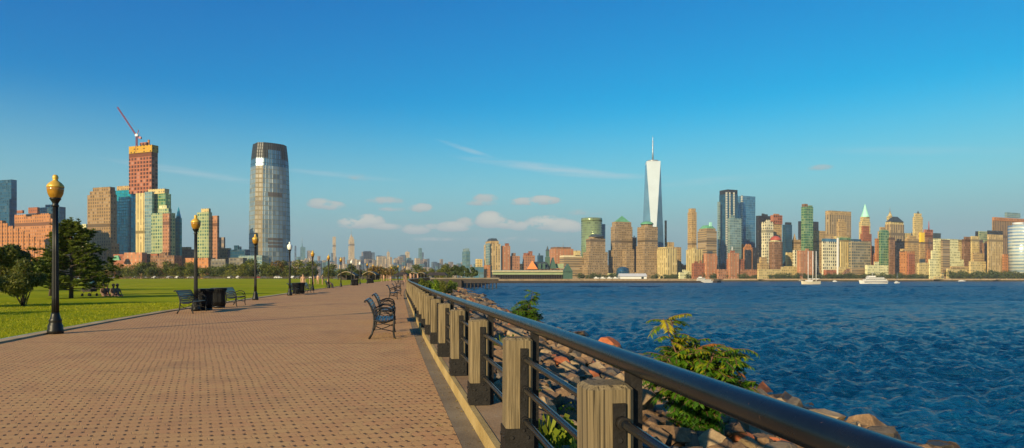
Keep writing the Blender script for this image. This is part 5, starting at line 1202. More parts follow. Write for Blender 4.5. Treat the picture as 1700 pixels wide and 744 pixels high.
B('apartment_tower', 'tower', 'tan stepped tower right behind the ribbed cream one', 1190, [('tower', 'box', 1106, 1112, 1131, None, 410, 'tan'), ('crown', 'box', 1106, 1110, 1119, 410, 402, 'tan'), ('mast', 'box', 1104, 1105, 1107, None, 366, 'dark', 20)])
B('apartment_tower', 'tower', 'tall slender tan tower with rounded twin top', 1300, [('tower', 'box', 1141.5, 1149, 1156.5, None, 352, 'tan'), ('crown', 'box', 1143, 1149, 1155, 352, 346, 'tan')])
B('granite_tower', 'tower', 'granite tower with green trapezoid roof, right of the slender tan tower', 1150, [('tower', 'box', 1158, 1173, 1190, None, 383, 'graniteh'), ('neck', 'box', 1160, 1174, 1188, 383, 379, 'granite'), ('roof', 'hip', 1161, 1174, 1187, 379, 373.5, 'copper', 4, .55), ('lantern', 'box', 1178, 1179, 1182, 376, 369, 'copperp', 8)])
B('apartment_tower', 'tower', 'cream ribbed tower at the foot of the slender tan tower', 1120, [('tower', 'box', 1139, 1153, 1166, None, 414, 'creamv'), ('penthouse', 'box', 1148, 1152, 1157, 414, 411, 'cream')])
B('brick_block', 'building', 'low red brick block before the ribbed cream tower', 1100, [('block', 'box', 1148, 1152, 1170, None, 437, 'brick')])
B('brick_block', 'building', 'brick apartment tower with dark cap below the trapezoid roof', 1105, [('tower', 'box', 1168, 1173, 1190, None, 421, 'brickw'), ('penthouse', 'box', 1174, 1177, 1183, 421, 417, 'slate')])
B('glass_tower', 'tower', 'tallest dark blue glass tower with flat top right of the needle', 1220, [('tower', 'box', 1194, 1208, 1225, None, 322, 'blueg'), ('crown', 'box', 1194.5, 1208, 1224.5, 322, 314.5, 'dark', 1), ('side_slab', 'box', 1191, 1193.5, 1196, None, 335, 'paleg', 3), ('fin', 'box', 1205.5, 1206.5, 1208, None, 319, 'silver', -3), ('fin', 'box', 1211, 1212, 1213, 362, 319, 'silver', 0), ('fin', 'box', 1218, 1219, 1220, 362, 319, 'silver', 3)])
B('glass_tower', 'tower', 'pale blue glass tower right behind the tallest dark blue one', 1280, [('tower', 'box', 1223, 1232, 1254, None, 325, 'blueg2'), ('fin', 'box', 1231, 1232, 1233.5, None, 324, 'silver', -3)])
B('glass_tower', 'tower', 'shorter pale green glass tower in front of the blue pair', 1180, [('tower', 'box', 1208, 1212, 1231, None, 362, 'paleg')])
B('brick_block', 'building', 'red brick apartment building with small white spire', 1105, [('tower', 'box', 1208, 1212, 1227, None, 420, 'brickw'), ('shoulder', 'box', 1206, 1210, 1236, None, 430, 'brick', 6), ('penthouse', 'box', 1212, 1214, 1220, 420, 416, 'brick'), ('spire', 'spire', 1214.5, 1215, 1216.5, 416, 409, 'white')])
B('office_tower', 'tower', 'orange framed tower with arched top and dark glass', 1130, [('tower', 'box', 1234, 1236, 1250, None, 411, 'orange'), ('glass_front', 'box', 1236.5, 1238, 1247, None, 415, 'dark', -3), ('arch', 'hip', 1235, 1237, 1249, 411, 405, 'orange', 2, .5), ('side_slab', 'box', 1249, 1251, 1257, None, 411, 'dark', 5)])
B('office_tower', 'tower', 'broad black tower left of the orange construction top', 1300, [('tower', 'box', 1255, 1260, 1280, None, 358, 'dark')])
B('unfinished_tower', 'tower', 'tower under construction with orange netting at its top', 1290, [('tower', 'box', 1279, 1284, 1298, None, 364, 'tan'), ('netting', 'box', 1279, 1284, 1299, 372, 357, 'lattice', -2), ('core', 'box', 1284, 1286, 1294, 357, 355, 'orange')])
B('apartment_tower', 'tower', 'white gridded tower in front of the black tower', 1230, [('tower', 'box', 1264, 1272, 1284, None, 368, 'whiteg')])
B('apartment_tower', 'tower', 'brown tower with dark red domed roof', 1130, [('tower', 'octo', 1275, 1283, 1301, None, 401, 'brown'), ('neck', 'octo', 1278, 1284, 1298, 401, 399, 'pale'), ('dome', 'dome', 1278.5, 1288, 1296.5, 399, 391, 'redroof', 4)])
B('office_tower', 'tower', 'dark blue glass tower right of the construction tower', 1250, [('tower', 'box', 1299, 1304, 1315, None, 373, 'blueg'), ('crown', 'box', 1303, 1306, 1314, 373, 369, 'dark')])
B('apartment_block', 'building', 'stepped tan block left of the red domed tower', 1120, [('block', 'box', 1257, 1262, 1276, None, 437, 'tan'), ('crown', 'box', 1260, 1264, 1273, 437, 427, 'tan')])
B('office_tower', 'tower', 'tan twin tower with pointed pinnacles left of the green glass tower', 1270, [('tower', 'box', 1315, 1319, 1330, None, 398, 'tan'), ('pinnacle', 'pyr', 1316, 1318, 1322, 398, 387, 'tan'), ('annex', 'box', 1316, 1319, 1330, None, 415, 'whiteg', -60), ('block', 'box', 1304, 1307, 1316, None, 419, 'cream', -50)])
B('glass_tower', 'tower', 'green glass residential tower with notched crown', 1150, [('tower', 'box', 1330, 1337, 1350, None, 343, 'greeng'), ('crown', 'box', 1331, 1336, 1341, 343, 338.5, 'brown', 2), ('crown', 'box', 1341, 1344, 1349, 343, 341, 'greeng', 4)])
B('office_tower', 'tower', 'black slab standing behind the green glass tower', 1400, [('tower', 'box', 1325, 1331, 1359, None, 367, 'dark')])
B('office_tower', 'tower', 'tan masonry block right of the green glass tower', 1220, [('tower', 'box', 1350, 1356, 1384, None, 388, 'tan'), ('crown', 'box', 1350, 1354, 1371, 388, 383, 'tan')])
B('office_tower', 'tower', 'broad tower with vertical brown stripes and flat top', 1330, [('tower', 'box', 1370, 1377, 1413, None, 356, 'stripe'), ('crown', 'box', 1370, 1377, 1413, 356, 349.5, 'tan', -.5)])
B('office_tower', 'tower', 'small tan tower with rounded shoulders before the striped one', 1260, [('tower', 'box', 1389, 1393, 1405, None, 368, 'tan'), ('crown', 'box', 1391, 1394, 1402, 368, 364, 'tan'), ('shoulder', 'box', 1382, 1388, 1408, None, 392, 'cream', -4)])
B('apartment_tower', 'tower', 'white curved residential block with blue top band', 1120, [('tower', 'box', 1364, 1368, 1392, None, 401, 'whiteg'), ('top_band', 'box', 1364, 1368, 1391, 401, 396, 'blueg2', 1), ('mast', 'box', 1391, 1391.5, 1392.6, None, 395, 'white', -2)])
B('apartment_tower', 'tower', 'golden block with green rooftop edge', 1130, [('tower', 'box', 1392, 1396, 1409, None, 398, 'creamv'), ('top_band', 'box', 1391, 1395, 1413, 398, 394, 'greeng', -1)])
B('apartment_tower', 'tower', 'wide brown and glass gridded block below the pale green spire', 1125, [('tower', 'box', 1409, 1414, 1446, None, 400, 'gridg'), ('penthouse', 'box', 1412, 1416, 1430, 400, 397, 'blueg')])
B('spired_tower', 'tower', 'tan tower with pale green steep pyramid and needle', 1300, [('tower', 'box', 1426, 1431, 1445, None, 368, 'cream'), ('neck', 'box', 1428, 1432, 1444, 368, 360, 'cream'), ('roof', 'cone', 1429, 1436, 1443, 360, 338, 'copperp', 4), ('front_tower', 'box', 1430, 1433, 1443, None, 375, 'brick', -40), ('shoulder', 'box', 1428, 1432, 1447, None, 388, 'brick', -44)])
B('apartment_block', 'building', 'orange brick apartment block under the green glass tower', 1110, [('block', 'box', 1323, 1329, 1351, None, 416, 'brickw')])
B('office_tower', 'tower', 'tower with dark pyramid roof and light masonry corners', 1210, [('tower', 'box', 1469, 1479, 1501, None, 372, 'stripe'), ('neck', 'box', 1470, 1479, 1500, 372, 368, 'cream'), ('roof', 'hip', 1470, 1480, 1501, 368, 359, 'slate', 0, .3)])
B('spired_tower', 'tower', 'ornate tan pinnacle peeking behind the dark pyramid roof', 1380, [('tower', 'box', 1472, 1475, 1482, None, 359, 'cream'), ('crown', 'cone', 1474, 1477, 1481, 359, 349, 'cream'), ('needle', 'spire', 1477, 1477.5, 1478, 349, 343, 'antenna')])
B('glass_tower', 'tower', 'green glass tower with slanted top right of the pale green spire', 1130, [('tower', 'box', 1459, 1462, 1476, None, 384, 'greeng'), ('side_slab', 'box', 1452, 1455, 1460, None, 396, 'orange', 4), ('brown_slab', 'box', 1475, 1478, 1486, None, 394, 'brown', 5), ('crown', 'hip', 1459.5, 1462, 1475, 384, 381, 'greeng', 1, .7)])
B('office_tower', 'tower', 'stepped tan tower between the pale spire and the dark pyramid roof', 1290, [('tower', 'box', 1457, 1461, 1477, None, 384, 'tan'), ('crown', 'box', 1460, 1463, 1473, 384, 377, 'tan')])
B('office_tower', 'tower', 'dark shaded slab at the foot of the dark pyramid roof', 1160, [('tower', 'box', 1485, 1488, 1502, None, 400, 'dark')])  # its shade is painted in with the dark facade
B('low_building', 'building', 'long beige office block at the waterfront below the green glass tower', 1112, [('block', 'box', 1436, 1440, 1475, None, 440, 'pale')])
B('low_building', 'building', 'low brown roofed halls behind the masts of the schooner', 1112, [('block', 'box', 1367, 1372, 1404, None, 448, 'brick'), ('roof', 'hip', 1396, 1400, 1424, 455, 446, 'brown', -3, .3), ('block', 'box', 1388, 1392, 1414, None, 443, 'cream', 6), ('block', 'box', 1410, 1414, 1436, None, 446, 'graniteh', 3)])
B('office_tower', 'tower', 'brown brick tower right of the dark slab', 1125, [('tower', 'box', 1493, 1505, 1519, None, 417, 'orange'), ('crown', 'box', 1494, 1500, 1514, 417, 413, 'tan'), ('side', 'box', 1507, 1509, 1519, None, 421, 'brick', -2)])
B('spired_tower', 'tower', 'cream setback tower with tiny dark finial', 1330, [('tower', 'box', 1515, 1519, 1532, None, 360, 'cream'), ('crown', 'box', 1517, 1520, 1530, 360, 354, 'cream'), ('finial', 'cone', 1522, 1524, 1526, 354, 349.5, 'slate')])
B('office_tower', 'tower', 'stepped tan tower before the cream setback tower', 1230, [('tower', 'box', 1502, 1508, 1525, None, 396, 'tan'), ('crown', 'box', 1506, 1509, 1521, 396, 391, 'tan'), ('white_slab', 'box', 1501, 1503, 1516, None, 387, 'creamv', 30), ('finial', 'cone', 1512, 1514, 1515, 391, 384, 'slate')])
B('office_tower', 'tower', 'yellow wrapped tower right of the cream setback tower', 1260, [('tower', 'box', 1524, 1528, 1536, None, 386, 'tan'), ('wrapping', 'box', 1526, 1529, 1535, 402, 386, 'yellow', -3)])
B('office_tower', 'tower', 'reddish construction block with lattice top', 1320, [('tower', 'box', 1533, 1536, 1549, None, 381, 'lattice'), ('crane', 'spire', 1541, 1542, 1543, 381, 367, 'cranered')])
B('office_tower', 'tower', 'brown tower with greenish cap behind the stepped pale green building', 1270, [('tower', 'box', 1536, 1540, 1562, None, 394, 'brown'), ('cap', 'box', 1549, 1551, 1562, 394, 387, 'slate')])
B('office_building', 'building', 'wide stepped pale green office building with brown middle strip', 1130, [('center', 'box', 1550, 1552, 1591, None, 396, 'pale'), ('brown_strip', 'box', 1564, 1565, 1577, None, 398, 'graniteh', -5), ('wing', 'box', 1546, 1548, 1594, None, 416, 'pale', -3), ('wing', 'box', 1542, 1544, 1600, None, 430, 'pale', -6)])
B('office_tower', 'tower', 'cream tower peeking right of the stepped pale green building', 1200, [('tower', 'box', 1588, 1591, 1601, None, 403, 'cream')])
B('office_tower', 'tower', 'dark red brick tower right of the stepped pale green building', 1190, [('tower', 'box', 1597, 1602, 1632, None, 397, 'brown'), ('crown', 'box', 1600, 1603, 1614, 397, 393, 'brown'), ('cream_front', 'box', 1612, 1614, 1626, None, 392, 'cream', -6)])
B('office_tower', 'tower', 'stepped sand coloured tower before the dark red brick one', 1130, [('tower', 'box', 1613, 1617, 1634, None, 420, 'tan'), ('wing', 'box', 1608, 1612, 1637, None, 434, 'cream', -4)])
B('office_tower', 'tower', 'pale green flat topped tower with narrow black edge', 1350, [('tower', 'box', 1624, 1627, 1641, None, 384, 'greenp'), ('edge', 'box', 1620.5, 1621.5, 1625, None, 384, 'dark', 3)])
B('office_tower', 'tower', 'dark banded tower left of the tan columned one', 1180, [('tower', 'box', 1630, 1633, 1643, None, 404, 'brown')])
B('office_tower', 'tower', 'tan tower with tall columns and dark flat top', 1130, [('tower', 'box', 1640, 1642, 1665, None, 389, 'tanv'), ('crown', 'box', 1640, 1642, 1665, 389, 382.5, 'dark', -.5)])
B('office_tower', 'tower', 'huge dark striped tower at the right picture edge', 1280, [('tower', 'box', 1647, 1651, 1712, None, 366, 'brownv'), ('crown', 'box', 1647, 1651, 1712, 366, 360.5, 'orange', -1), ('plant_room', 'box', 1668, 1671, 1694, 360.5, 352.5, 'paleg', 20)])
B('glass_tower', 'tower', 'smooth rounded white and blue tower at the far right', 1120, [('tower', 'cyl', 1677, 1692, 1712, None, 373, 'silverh'), ('crown', 'cyl', 1682, 1690, 1698, 373, 369, 'white', 4)])
B('apartment_block', 'building', 'small gold block between the columned tower and the rounded one', 1140, [('block', 'box', 1664, 1667, 1675, None, 422, 'orange'), ('block', 'box', 1672, 1674, 1679, None, 430, 'brown', 3)])
B('low_building', 'building', 'long low classical stone building behind the park trees', 1112, [('block', 'box', 1571, 1574, 1630, None, 446, 'cream'), ('attic', 'box', 1577, 1580, 1616, 446, 442, 'tan')])
B('apartment_block', 'building', 'pale gold block with small turret left of the stepped pale green building', 1115, [('block', 'box', 1522, 1526, 1548, None, 436, 'cream'), ('turret', 'box', 1527, 1529, 1536, 436, 430, 'slate')])
B('low_building', 'building', 'low pink brick terrace row left of the red domed tower', 1100, [('block', 'box', 1190, 1193, 1258, None, 447, 'pinkb')])
B('low_building', 'building', 'low pale terrace row under the red domed tower', 1100, [('block', 'box', 1257, 1260, 1332, None, 447, 'cream')])
B('low_building', 'building', 'low reddish terrace behind the ferry dock', 1102, [('block', 'box', 1126, 1129, 1150, None, 452, 'pale')])
B('pier_building', 'building', 'small cream pier building with clock turret at the water', 1096, [('block', 'box', 1551, 1553, 1567, None, 459, 'cream'), ('turret', 'box', 1563, 1564, 1567, 459, 455, 'cream'), ('finial', 'cone', 1564, 1565, 1566, 455, 452, 'slate')])
B('ferry_shed', 'building', 'low white ferry shed at the far right waterfront', 1096, [('block', 'box', 1647, 1650, 1705, None, 464, 'white')])
# fillers: the many anonymous mid-rise blocks
r = random.Random(21); FM = ['tan', 'brown', 'pinkb', 'cream', 'granite', 'brick', 'greyl', 'gridg', 'blueg', 'orange']; FL = ['tan', 'brown', 'pinkish', 'cream', 'grey granite', 'red brick', 'dull grey', 'gridded', 'dark blue', 'orange brick']
px = 958
while px < 1700:
    w = r.uniform(8, 15); k = r.randrange(10); D = r.uniform(1225, 1420); yt = r.uniform(402, 440) if px > 1180 else r.uniform(436, 450)
    B('background_block', 'building', '%s mid rise block wedged between the towers of the right bank' % FL[k], D, [('block', 'box', px, px + w * .3, px + w, None, yt, FM[k])], group=FL[k] + ' mid rise blocks of the right bank'); px += w * .62
# midtown, far away and hazy
mid = [(488, 492, 408, 'midb', 'thin blue far tower at the left end of the far skyline', None), (496, 507, 410, 'midg', 'far green glass tower with a needle left of the pale slender tower', 393), (507, 521, 416, 'midt', 'broad tan far tower right of the needle tower', None),
       (551.5, 557.5, 393, 'midc', 'extremely slender pale far tower', None), (549, 553, 420, 'midb', 'dark far tower at the foot of the slender pale tower', None), (600, 616, 417, 'midt', 'flat topped brown far office slab', None), (616, 622.5, 419, 'midb', 'grey blue far tower right of the flat topped slab', None),
       (624.5, 634, 424, 'midb', 'dark far block left of the small pointed tower', None), (630, 640, 425, 'midt', 'brown far block left of the small pointed tower', None), (642, 647, 419, 'midc', 'small far tower with pointed spire', 413), (664, 673, 423, 'midb', 'dark far box left of the cream cornered tower', None),
       (672.5, 680, 418, 'midc', 'far tower with cream corner and small tip', 415), (694.5, 700.5, 412, 'midg', 'slanted blue green far glass tower', None), (700, 703.5, 419, 'midb', 'low blue companion of the slanted glass tower', None), (654, 664, 428, 'midt', 'reddish far block with flat roof', None),
       (655, 666, 436, 'orange', 'bright yellow far block above the path end', None), (567, 571, 428, 'midc', 'pale far slab left of the stepped spired tower', None)]
for x0, x1, yt, mk, lab, sp in mid:
    t = [('tower', 'box', x0, None, x1, None, yt, mk)]
    if sp: m_ = (x0 + x1) / 2; t += [('crown', 'cone', m_ - 1.6, m_, m_ + 1.6, yt, yt - (yt - sp) * .45, mk), ('needle', 'spire', m_ - .35, m_, m_ + .35, yt - (yt - sp) * .4, sp, 'antenna')]
    B('distant_tower', 'tower', lab, 3300, t, C_, psi=20)
B('stepped_skyscraper', 'skyscraper', 'famous stepped far skyscraper with tall mast above the walk', 3200, [('tower', 'box', 577.5, 581, 588.5, None, 404, 'midc'), ('setback', 'box', 578.2, 581, 588, 404, 397, 'midc', 3), ('setback', 'box', 579.5, 582, 586.5, 397, 393, 'midc', 8), ('crown', 'cone', 581.4, 583, 584.8, 393, 388, 'midc', 12), ('mast', 'spire', 582.7, 583, 583.4, 388, 378, 'antenna', 16), ('base_block', 'box', 575, 580, 592, None, 432, 'midt', -8)], C_, psi=20)
px = 478.; MMK = ['midt', 'midb', 'midc', 'midg', 'midt', 'midc']; ML = ['brownish', 'blue grey', 'pale', 'teal', 'brownish', 'pale']
while px < 806:
    for row in range(3):
        w = r.uniform(4, 10); k = r.randrange(6); yt = (r.uniform(424, 434), r.uniform(431, 440), r.uniform(437, 447))[row] + (5 if px > 700 else 0) + (6 if px > 745 else 0)
        B('distant_block', 'building', 'hazy %s block in the far skyline above the walk' % ML[k], 3100 - row * 220 + r.uniform(-60, 60), [('block', 'box', px, None, px + w, None, yt, MMK[k])], C_, psi=35, group=ML[k] + ' hazy blocks of the far skyline')
    px += 7.0
# --- trees along the right bank
protos = [round_tree('shore_tree', 140 + i, 9.0, 11.0, 420, .55, M['leafcity'], 'dark green tree in the row along the far shore', 'tree', (0, 0, 0), 'trees along the far shore', low=.02) for i in range(3)]
used = [False] * 3; px = 962.
while px < 1702:
    if not (1025 < px < 1080 or 1545 < px < 1572):
        k = r.randrange(3); o = protos[k] if not used[k] else copy_tree(protos[k]); used[k] = True; Y = r.uniform(1092, 1100) + 16
        big = 1.5 if px > 1575 else 1.0
        s = r.uniform(8, 12.5) * big * Y / F / 9.5 * .9; o.location = (px2x(px, Y), Y, 1.0); o.scale = (s * r.uniform(.9, 1.3), s, s * r.uniform(.85, 1.1)); o.rotation_euler.z = r.uniform(0, 6.28)
    px += r.uniform(4.5, 8)
mb = MB(); mb.box((1500, 1105.5, .3), (3100, 2, 2.6)); tag(mb.build('seawall', M['tanwall']), kind='structure')

# ------------------------------------------------------------------ boats
def hullm(L, Bm, H, sheer=.3, rake=.08):
    mb = MB(); n = 14; secs = []
    for i in range(n + 1):
        t = i / n; x = (t - .5) * L; w = Bm / 2 * (math.sin(math.pi * min(1, (t * .86 + .14))) ** .55 if t < 1 else 0); w = max(w, .03); z = H * (1 + sheer * (2 * t - 1) ** 2 * (1 if t > .5 else .5))
        secs.append([(x - rake * L * 0, -w * .55, -.4), (x + rake * L * t * .5, -w, z), (x + rake * L * t * .5, w, z), (x, w * .55, -.4)])
    for a, b in zip(secs[:-1], secs[1:]):
        for k in range(3): mb.face([a[k], b[k], b[k + 1], a[k + 1]], None, 1 if k == 1 else 0, True)
    mb.face(list(reversed(secs[0])), None, 0); mb.face(secs[-1], None, 0); return mb
D = 500.; Lb = 34 / F * D; b = empty('schooner', (px2x(1346, D), D, WATER), math.pi + .12)
hullm(Lb * .95, 4.2, 2.0).build('hull', [M['hull'], M['cream_flat']], b)
mb = MB(); mb.box((1.5, 0, 2.5), (4.5, 2.2, 1.0)); mb.build('deckhouse', M['white'], b)
zt = (px2z(417, D) - WATER)
for x in (4.6, -.8, -5.0) if False else ((px2x(1346, D) - px2x(1341.5, D)), (px2x(1346, D) - px2x(1349.5, D)), (px2x(1346, D) - px2x(1355.5, D))):
    mb = MB(); mb.tube([(x, 0, 1.5), (x, 0, zt)], [.30, .22], 8); mb.build('mast', M['white'], b); mb = MB(); mb.tube([(x, 0, 3.6), (x - 3.2, 0, 3.8)], .14, 6); mb.tube([(x - .3, 0, 3.95), (x - 3, 0, 4.05)], .28, 6); mb.build('boom', M['white'], b)
mb = MB()
for x in (2.0, -1.6, -4.3): mb.tube([(x, 0, zt * .96), (Lb * .5, 0, 2.4)] if x > 1.5 else [(x, 0, zt * .96), (-Lb * .47, 0, 2.2)], .035, 4)
mb.tube([(-4.3, 0, zt * .7), (-Lb * .62, 0, 2.6)], .07, 4); mb.build('rigging', M['antenna'], b)
mb = MB(); mb.tube([(Lb * .45, 0, 2.3), (Lb * .62, 0, 3.0)], .12, 6); mb.build('bowsprit', M['white'], b)
tag(b, 'cream three masted schooner with bare masts on the river', 'sailing boat')
D = 560.; Ly = 47 / F * D; b = empty('excursion_yacht', (px2x(1450, D), D, WATER), math.pi)
hullm(Ly * .96, 6.0, 2.3, .25).build('hull', [M['deckwhite'], M['cream_flat']], b); mb = MB(); mb.box((-1, 0, 1.55), (Ly * .80, 5.7, .28)); mb.build('hull_stripe', M['navy'], b)
for k, (x, L_, z) in enumerate(((-1, .74, 3.1), (-1.2, .56, 4.6))):
    mb = MB(); mb.box((x, 0, z), (Ly * L_, 4.6 - k * .5, 1.45)); o = mb.build('deck_cabin', M['deckwhite'], b); mb = MB(); mb.box((x, 0, z + .1), (Ly * L_ * .95, 4.64 - k * .5, .55)); mb.build('window_band', M['window_dark'], o)
mb = MB(); mb.box((2.0, 0, 6.0), (6, 3.4, 1.2)); mb.build('bridge', M['deckwhite'], b); mb = MB(); mb.tube([(1, 0, 6.5), (.4, 0, 9.5)], .12, 6); mb.box((.7, 0, 8.2), (.3, 2, .2)); mb.build('radar_mast', M['white'], b)
tag(b, 'white double decked excursion yacht on the river', 'yacht')
D = 620.; b = empty('sailing_dinghy', (px2x(1489.5, D), D, WATER), .2); hullm(10 / F * D, 2, .8).build('hull', [M['white']] * 2, b); mb = MB(); mb.tube([(0, 0, .6), (0, 0, px2z(452, D) - WATER)], .12, 6); mb.build('mast', M['antenna'], b); mb = MB(); mb.box((-.4, 0, 1.2), (2, 1.2, .6)); mb.build('cabin', M['white'], b)
mb = MB(); mb.tube([(0, 0, 1.9), (-2.4, 0, 1.9)], .16, 6); mb.build('boom', M['white'], b)
tag(b, 'small white sailboat with single bare mast right of the yacht', 'sailboat')
D = 706.; b = empty('ferry_boat', (px2x(1166, D) , D - 4, WATER), 0); Lf = 30 / F * D; hullm(Lf, 5.5, 1.8, .15).build('hull', [M['deckwhite'], M['cream_flat']], b)
for k, (x, L_, z) in enumerate(((0, .78, 2.7), (-2.5, .40, 4.3))):
    mb = MB(); mb.box((x, 0, z), (Lf * L_, 4.2 - k, 1.5)); o = mb.build('deck_cabin', M['deckwhite'], b); mb = MB(); mb.box((x, 0, z + .1), (Lf * L_ * .94, 4.24 - k, .6)); mb.build('window_band', M['window_dark'], o)
mb = MB(); mb.box((-3.5, 0, 5.6), (3.2, 2.2, 1.2)); mb.build('bridge', M['deckwhite'], b); tag(b, 'white ferry moored at the end of the quay', 'ferry')
for i, (px, D, L_) in enumerate(((1597, 1060, 12), (1386, 900, 6), (783, 420, 3))):
    b = empty('motor_boat', (px2x(px, D), D, WATER), .1); hullm(L_, L_ * .26, 1.0 if L_ > 5 else .5).build('hull', [M['white']] * 2, b); mb = MB(); mb.box((-L_ * .08, 0, 1.3 if L_ > 5 else .7), (L_ * .5, L_ * .18, .9 if L_ > 5 else .5)); mb.build('cabin', M['deckwhite'], b)
    tag(b, ['long white motor boat below the park trees at the right', 'small motor boat right of the schooner', 'tiny white boat left by the rocky point'][i], 'motor boat')

# ------------------------------------------------------------------ air
hz = MB(); hz.box((0, 1950, 150), (6900, 4200, 314)); hm = bpy.data.materials.new('haze_air'); hm.use_nodes = True
for n_ in list(hm.node_tree.nodes):
    if n_.type != 'OUTPUT_MATERIAL': hm.node_tree.nodes.remove(n_)
pv = hm.node_tree.nodes.new('ShaderNodeVolumePrincipled'); pv.inputs['Color'].default_value = (.80, .88, 1, 1); pv.inputs['Density'].default_value = 0.00007; pv.inputs['Anisotropy'].default_value = 0.0
hm.node_tree.links.new(pv.outputs[0], [n_ for n_ in hm.node_tree.nodes if n_.type == 'OUTPUT_MATERIAL'][0].inputs['Volume'])
ho = hz.build('haze', hm); tag(ho, kind='stuff')

# ------------------------------------------------------------------ sky, sun, camera
w = bpy.data.worlds.new('World'); scene.world = w; w.use_nodes = True; t = NT(w)
bg = t.n['Background']; sky = t.new('ShaderNodeTexSky', sky_type='NISHITA'); sky.sun_disc = False; sky.sun_elevation = R(SUN_EL); sky.sun_rotation = R(SUN_AZ); sky.air_density = 1.0; sky.dust_density = .6; sky.ozone_density = 1.5
sc = t.new('ShaderNodeSeparateColor'); t.l.new(sky.outputs[0], sc.inputs[0]); S0 = .1
def chan(o, e, k): return t.math('MINIMUM', t.math('MULTIPLY', t.math('POWER', t.math('MULTIPLY', o, S0), e), k / S0), 1.25 / S0)
cc = t.new('ShaderNodeCombineColor')
for i, (e, k) in enumerate(((3.2, .9), (1.28, 1.26), (.74, 1.15))): t.l.new(t.math('MAXIMUM', t.math('SUBTRACT', chan(sc.outputs[i], e, k), (.14, 0, 0)[i]), 0.0), cc.inputs[i])
tc = t.new('ShaderNodeTexCoord').outputs['Generated']; sp = t.new('ShaderNodeSeparateXYZ'); t.l.new(tc, sp.inputs[0])
az = t.math('ARCTAN2', sp.outputs[0], sp.outputs[1]); el = t.math('ARCSINE', sp.outputs[2])
nz = t.noise(t.mapv(tc, (1, 1, 1.8)), 48, 8, .62); nzb = t.noise(t.mapv(tc, (1, 1, 3.0)), 12, 3, .5); total = None; shade = None
CLD = [(533, 340, 20, 9, .9), (552, 343, 20, 8, .8), (588, 372, 26, 10, 1.2), (612, 369, 24, 11, 1.3), (642, 377, 24, 6, .8), (640, 335, 30, 7, .7), (650, 348, 22, 5, .6), (700, 347, 20, 8, .9), (690, 382, 22, 9, .8), (716, 377, 14, 5, .7), (752, 378, 26, 9, 1.0), (772, 371, 16, 9, .8), (815, 368, 24, 14, 1.4), (841, 374, 20, 8, 1.0), (870, 336, 24, 7, 1.0), (902, 334, 26, 8, 1.1), (866, 377, 24, 8, .9), (908, 372, 34, 12, 1.4), (940, 378, 26, 11, 1.2), (806, 330, 20, 8, .8), (800, 338, 26, 6, .6), (1362, 279, 17, 5, .55), (600, 296, 22, 7, .45), (970, 354, 34, 6, .5), (985, 378, 30, 5, .5), (735, 398, 60, 4, .4), (860, 398, 110, 5, .4)]
for px, py, wx, wy, k in CLD:
    wx *= 1.25; wy *= 1.35; a0 = math.atan((px - CX) / F); e0 = math.atan((HZ - py) / F * math.cos(a0)); dx = t.math('DIVIDE', t.math('SUBTRACT', az, a0), wx / F); dy = t.math('DIVIDE', t.math('SUBTRACT', el, e0), wy / F)
    dy = t.math('MULTIPLY', dy, t.math('ADD', 1.0, t.math('MULTIPLY', t.math('LESS_THAN', dy, 0.0), .55)))
    g = t.math('SUBTRACT', 1.0, t.math('ADD', t.math('POWER', t.math('ABSOLUTE', dx), 2.0), t.math('POWER', t.math('ABSOLUTE', dy), 2.0)), clamp=True)
    g = t.math('MULTIPLY', t.math('POWER', g, .6), k); total = g if total is None else t.math('MAXIMUM', total, g)
    s_ = t.math('MULTIPLY', g, t.math('MULTIPLY_ADD', dy, .5, .5)); shade = s_ if shade is None else t.math('MAXIMUM', shade, s_)
nn = t.math('ADD', t.math('MULTIPLY', nz, .65), t.math('MULTIPLY', nzb, .35))
dens = t.smooth(t.math('MULTIPLY', total, t.math('MULTIPLY_ADD', nn, 4.2, -1.30)), .14, .66)
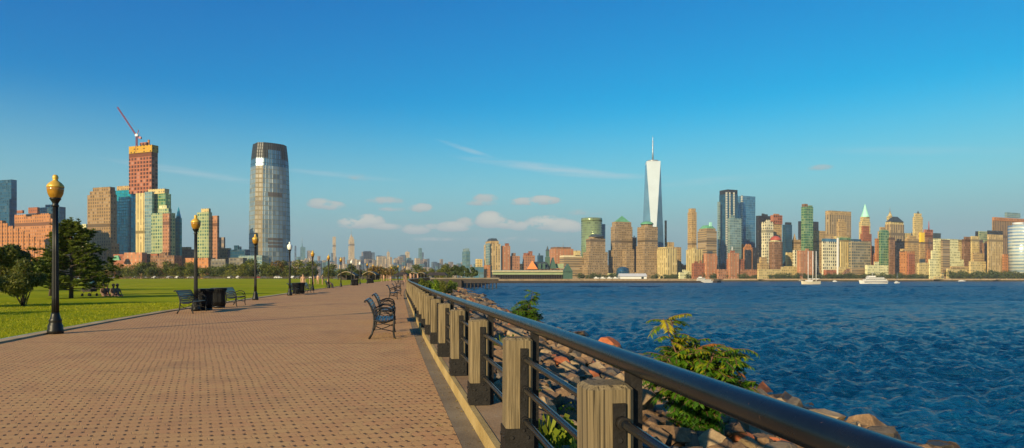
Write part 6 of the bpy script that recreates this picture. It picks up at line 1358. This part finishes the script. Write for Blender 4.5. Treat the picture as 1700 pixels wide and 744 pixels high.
# thin cirrus streaks
ci = t.noise(t.mapv(tc, (2, 2, 26), rot=(0, R(-8), 0)), 5.0, 6, .62); cir = None
for px, py, wx, wy, sl_, k in ((905, 279, 170, 9, .12, .55), (1010, 292, 120, 6, .05, .4), (320, 287, 130, 7, .10, .35), (560, 290, 120, 6, .06, .25), (1180, 300, 120, 7, -.05, .2), (1500, 250, 160, 8, .1, .14), (780, 250, 60, 5, .3, .35)):
    a0 = math.atan((px - CX) / F); e0 = math.atan((HZ - py) / F * math.cos(a0)); dx = t.math('SUBTRACT', az, a0); dy = t.math('ADD', t.math('SUBTRACT', el, e0), t.math('MULTIPLY', dx, sl_))
    g = t.math('SUBTRACT', 1.0, t.math('ADD', t.math('POWER', t.math('ABSOLUTE', t.math('DIVIDE', dx, wx / F)), 2.0), t.math('POWER', t.math('ABSOLUTE', t.math('DIVIDE', dy, wy / F)), 1.5)), clamp=True)
    g = t.math('MULTIPLY', t.math('MULTIPLY', g, k), t.smooth(ci, .25, .65)); cir = g if cir is None else t.math('MAXIMUM', cir, g)
ccol = t.mix(t.math('MULTIPLY', shade, 1.1, clamp=True), (3.4, 4.3, 4.7), (6.0, 6.1, 5.6))
lowsky = t.mix(t.math('SUBTRACT', 1.0, t.smooth(el, .05, .27)), cc.outputs[0], t.mix(t.smooth(el, .02, .15), (2.2, 3.6, 4.1), (2.8, 5.2, 5.6))); c1 = t.mix(cir, lowsky, (5.5, 6.3, 6.8)); c2 = t.mix(t.math('MULTIPLY', dens, .9), c1, ccol)
t.l.new(c2, bg.inputs[0]); bg.inputs[1].default_value = .07
sl = bpy.data.lights.new('sun', 'SUN'); sl.energy = 5.0; sl.angle = R(.5); sl.color = (1.0, .81, .50); so = bpy.data.objects.new('sun', sl); COL.objects.link(so)
a, e = R(SUN_AZ), R(SUN_EL); sd = Vector((math.sin(a) * math.cos(e), math.cos(a) * math.cos(e), math.sin(e))); so.rotation_euler = (-sd).to_track_quat('-Z', 'Y').to_euler(); so.location = sd * 50
cam = bpy.data.cameras.new('camera'); co = bpy.data.objects.new('camera', cam); COL.objects.link(co); scene.camera = co
co.location = (0, 0, EYE); co.rotation_euler = (math.pi / 2, 0, 0); cam.sensor_width = 36; cam.lens = 36 * F / 1700; cam.shift_y = (HZ - 372) / 1700; cam.clip_end = 12000; cam.clip_start = .05
vs = scene.view_settings; vs.view_transform = 'Standard'; vs.look = 'None'; vs.gamma = 1; vs.exposure = 0.5; vs.use_curve_mapping = False
scene.cycles.use_denoising = True; scene.cycles.volume_bounces = 0; scene.cycles.max_bounces = 6; scene.cycles.transparent_max_bounces = 8; scene.cycles.sample_clamp_indirect = 6
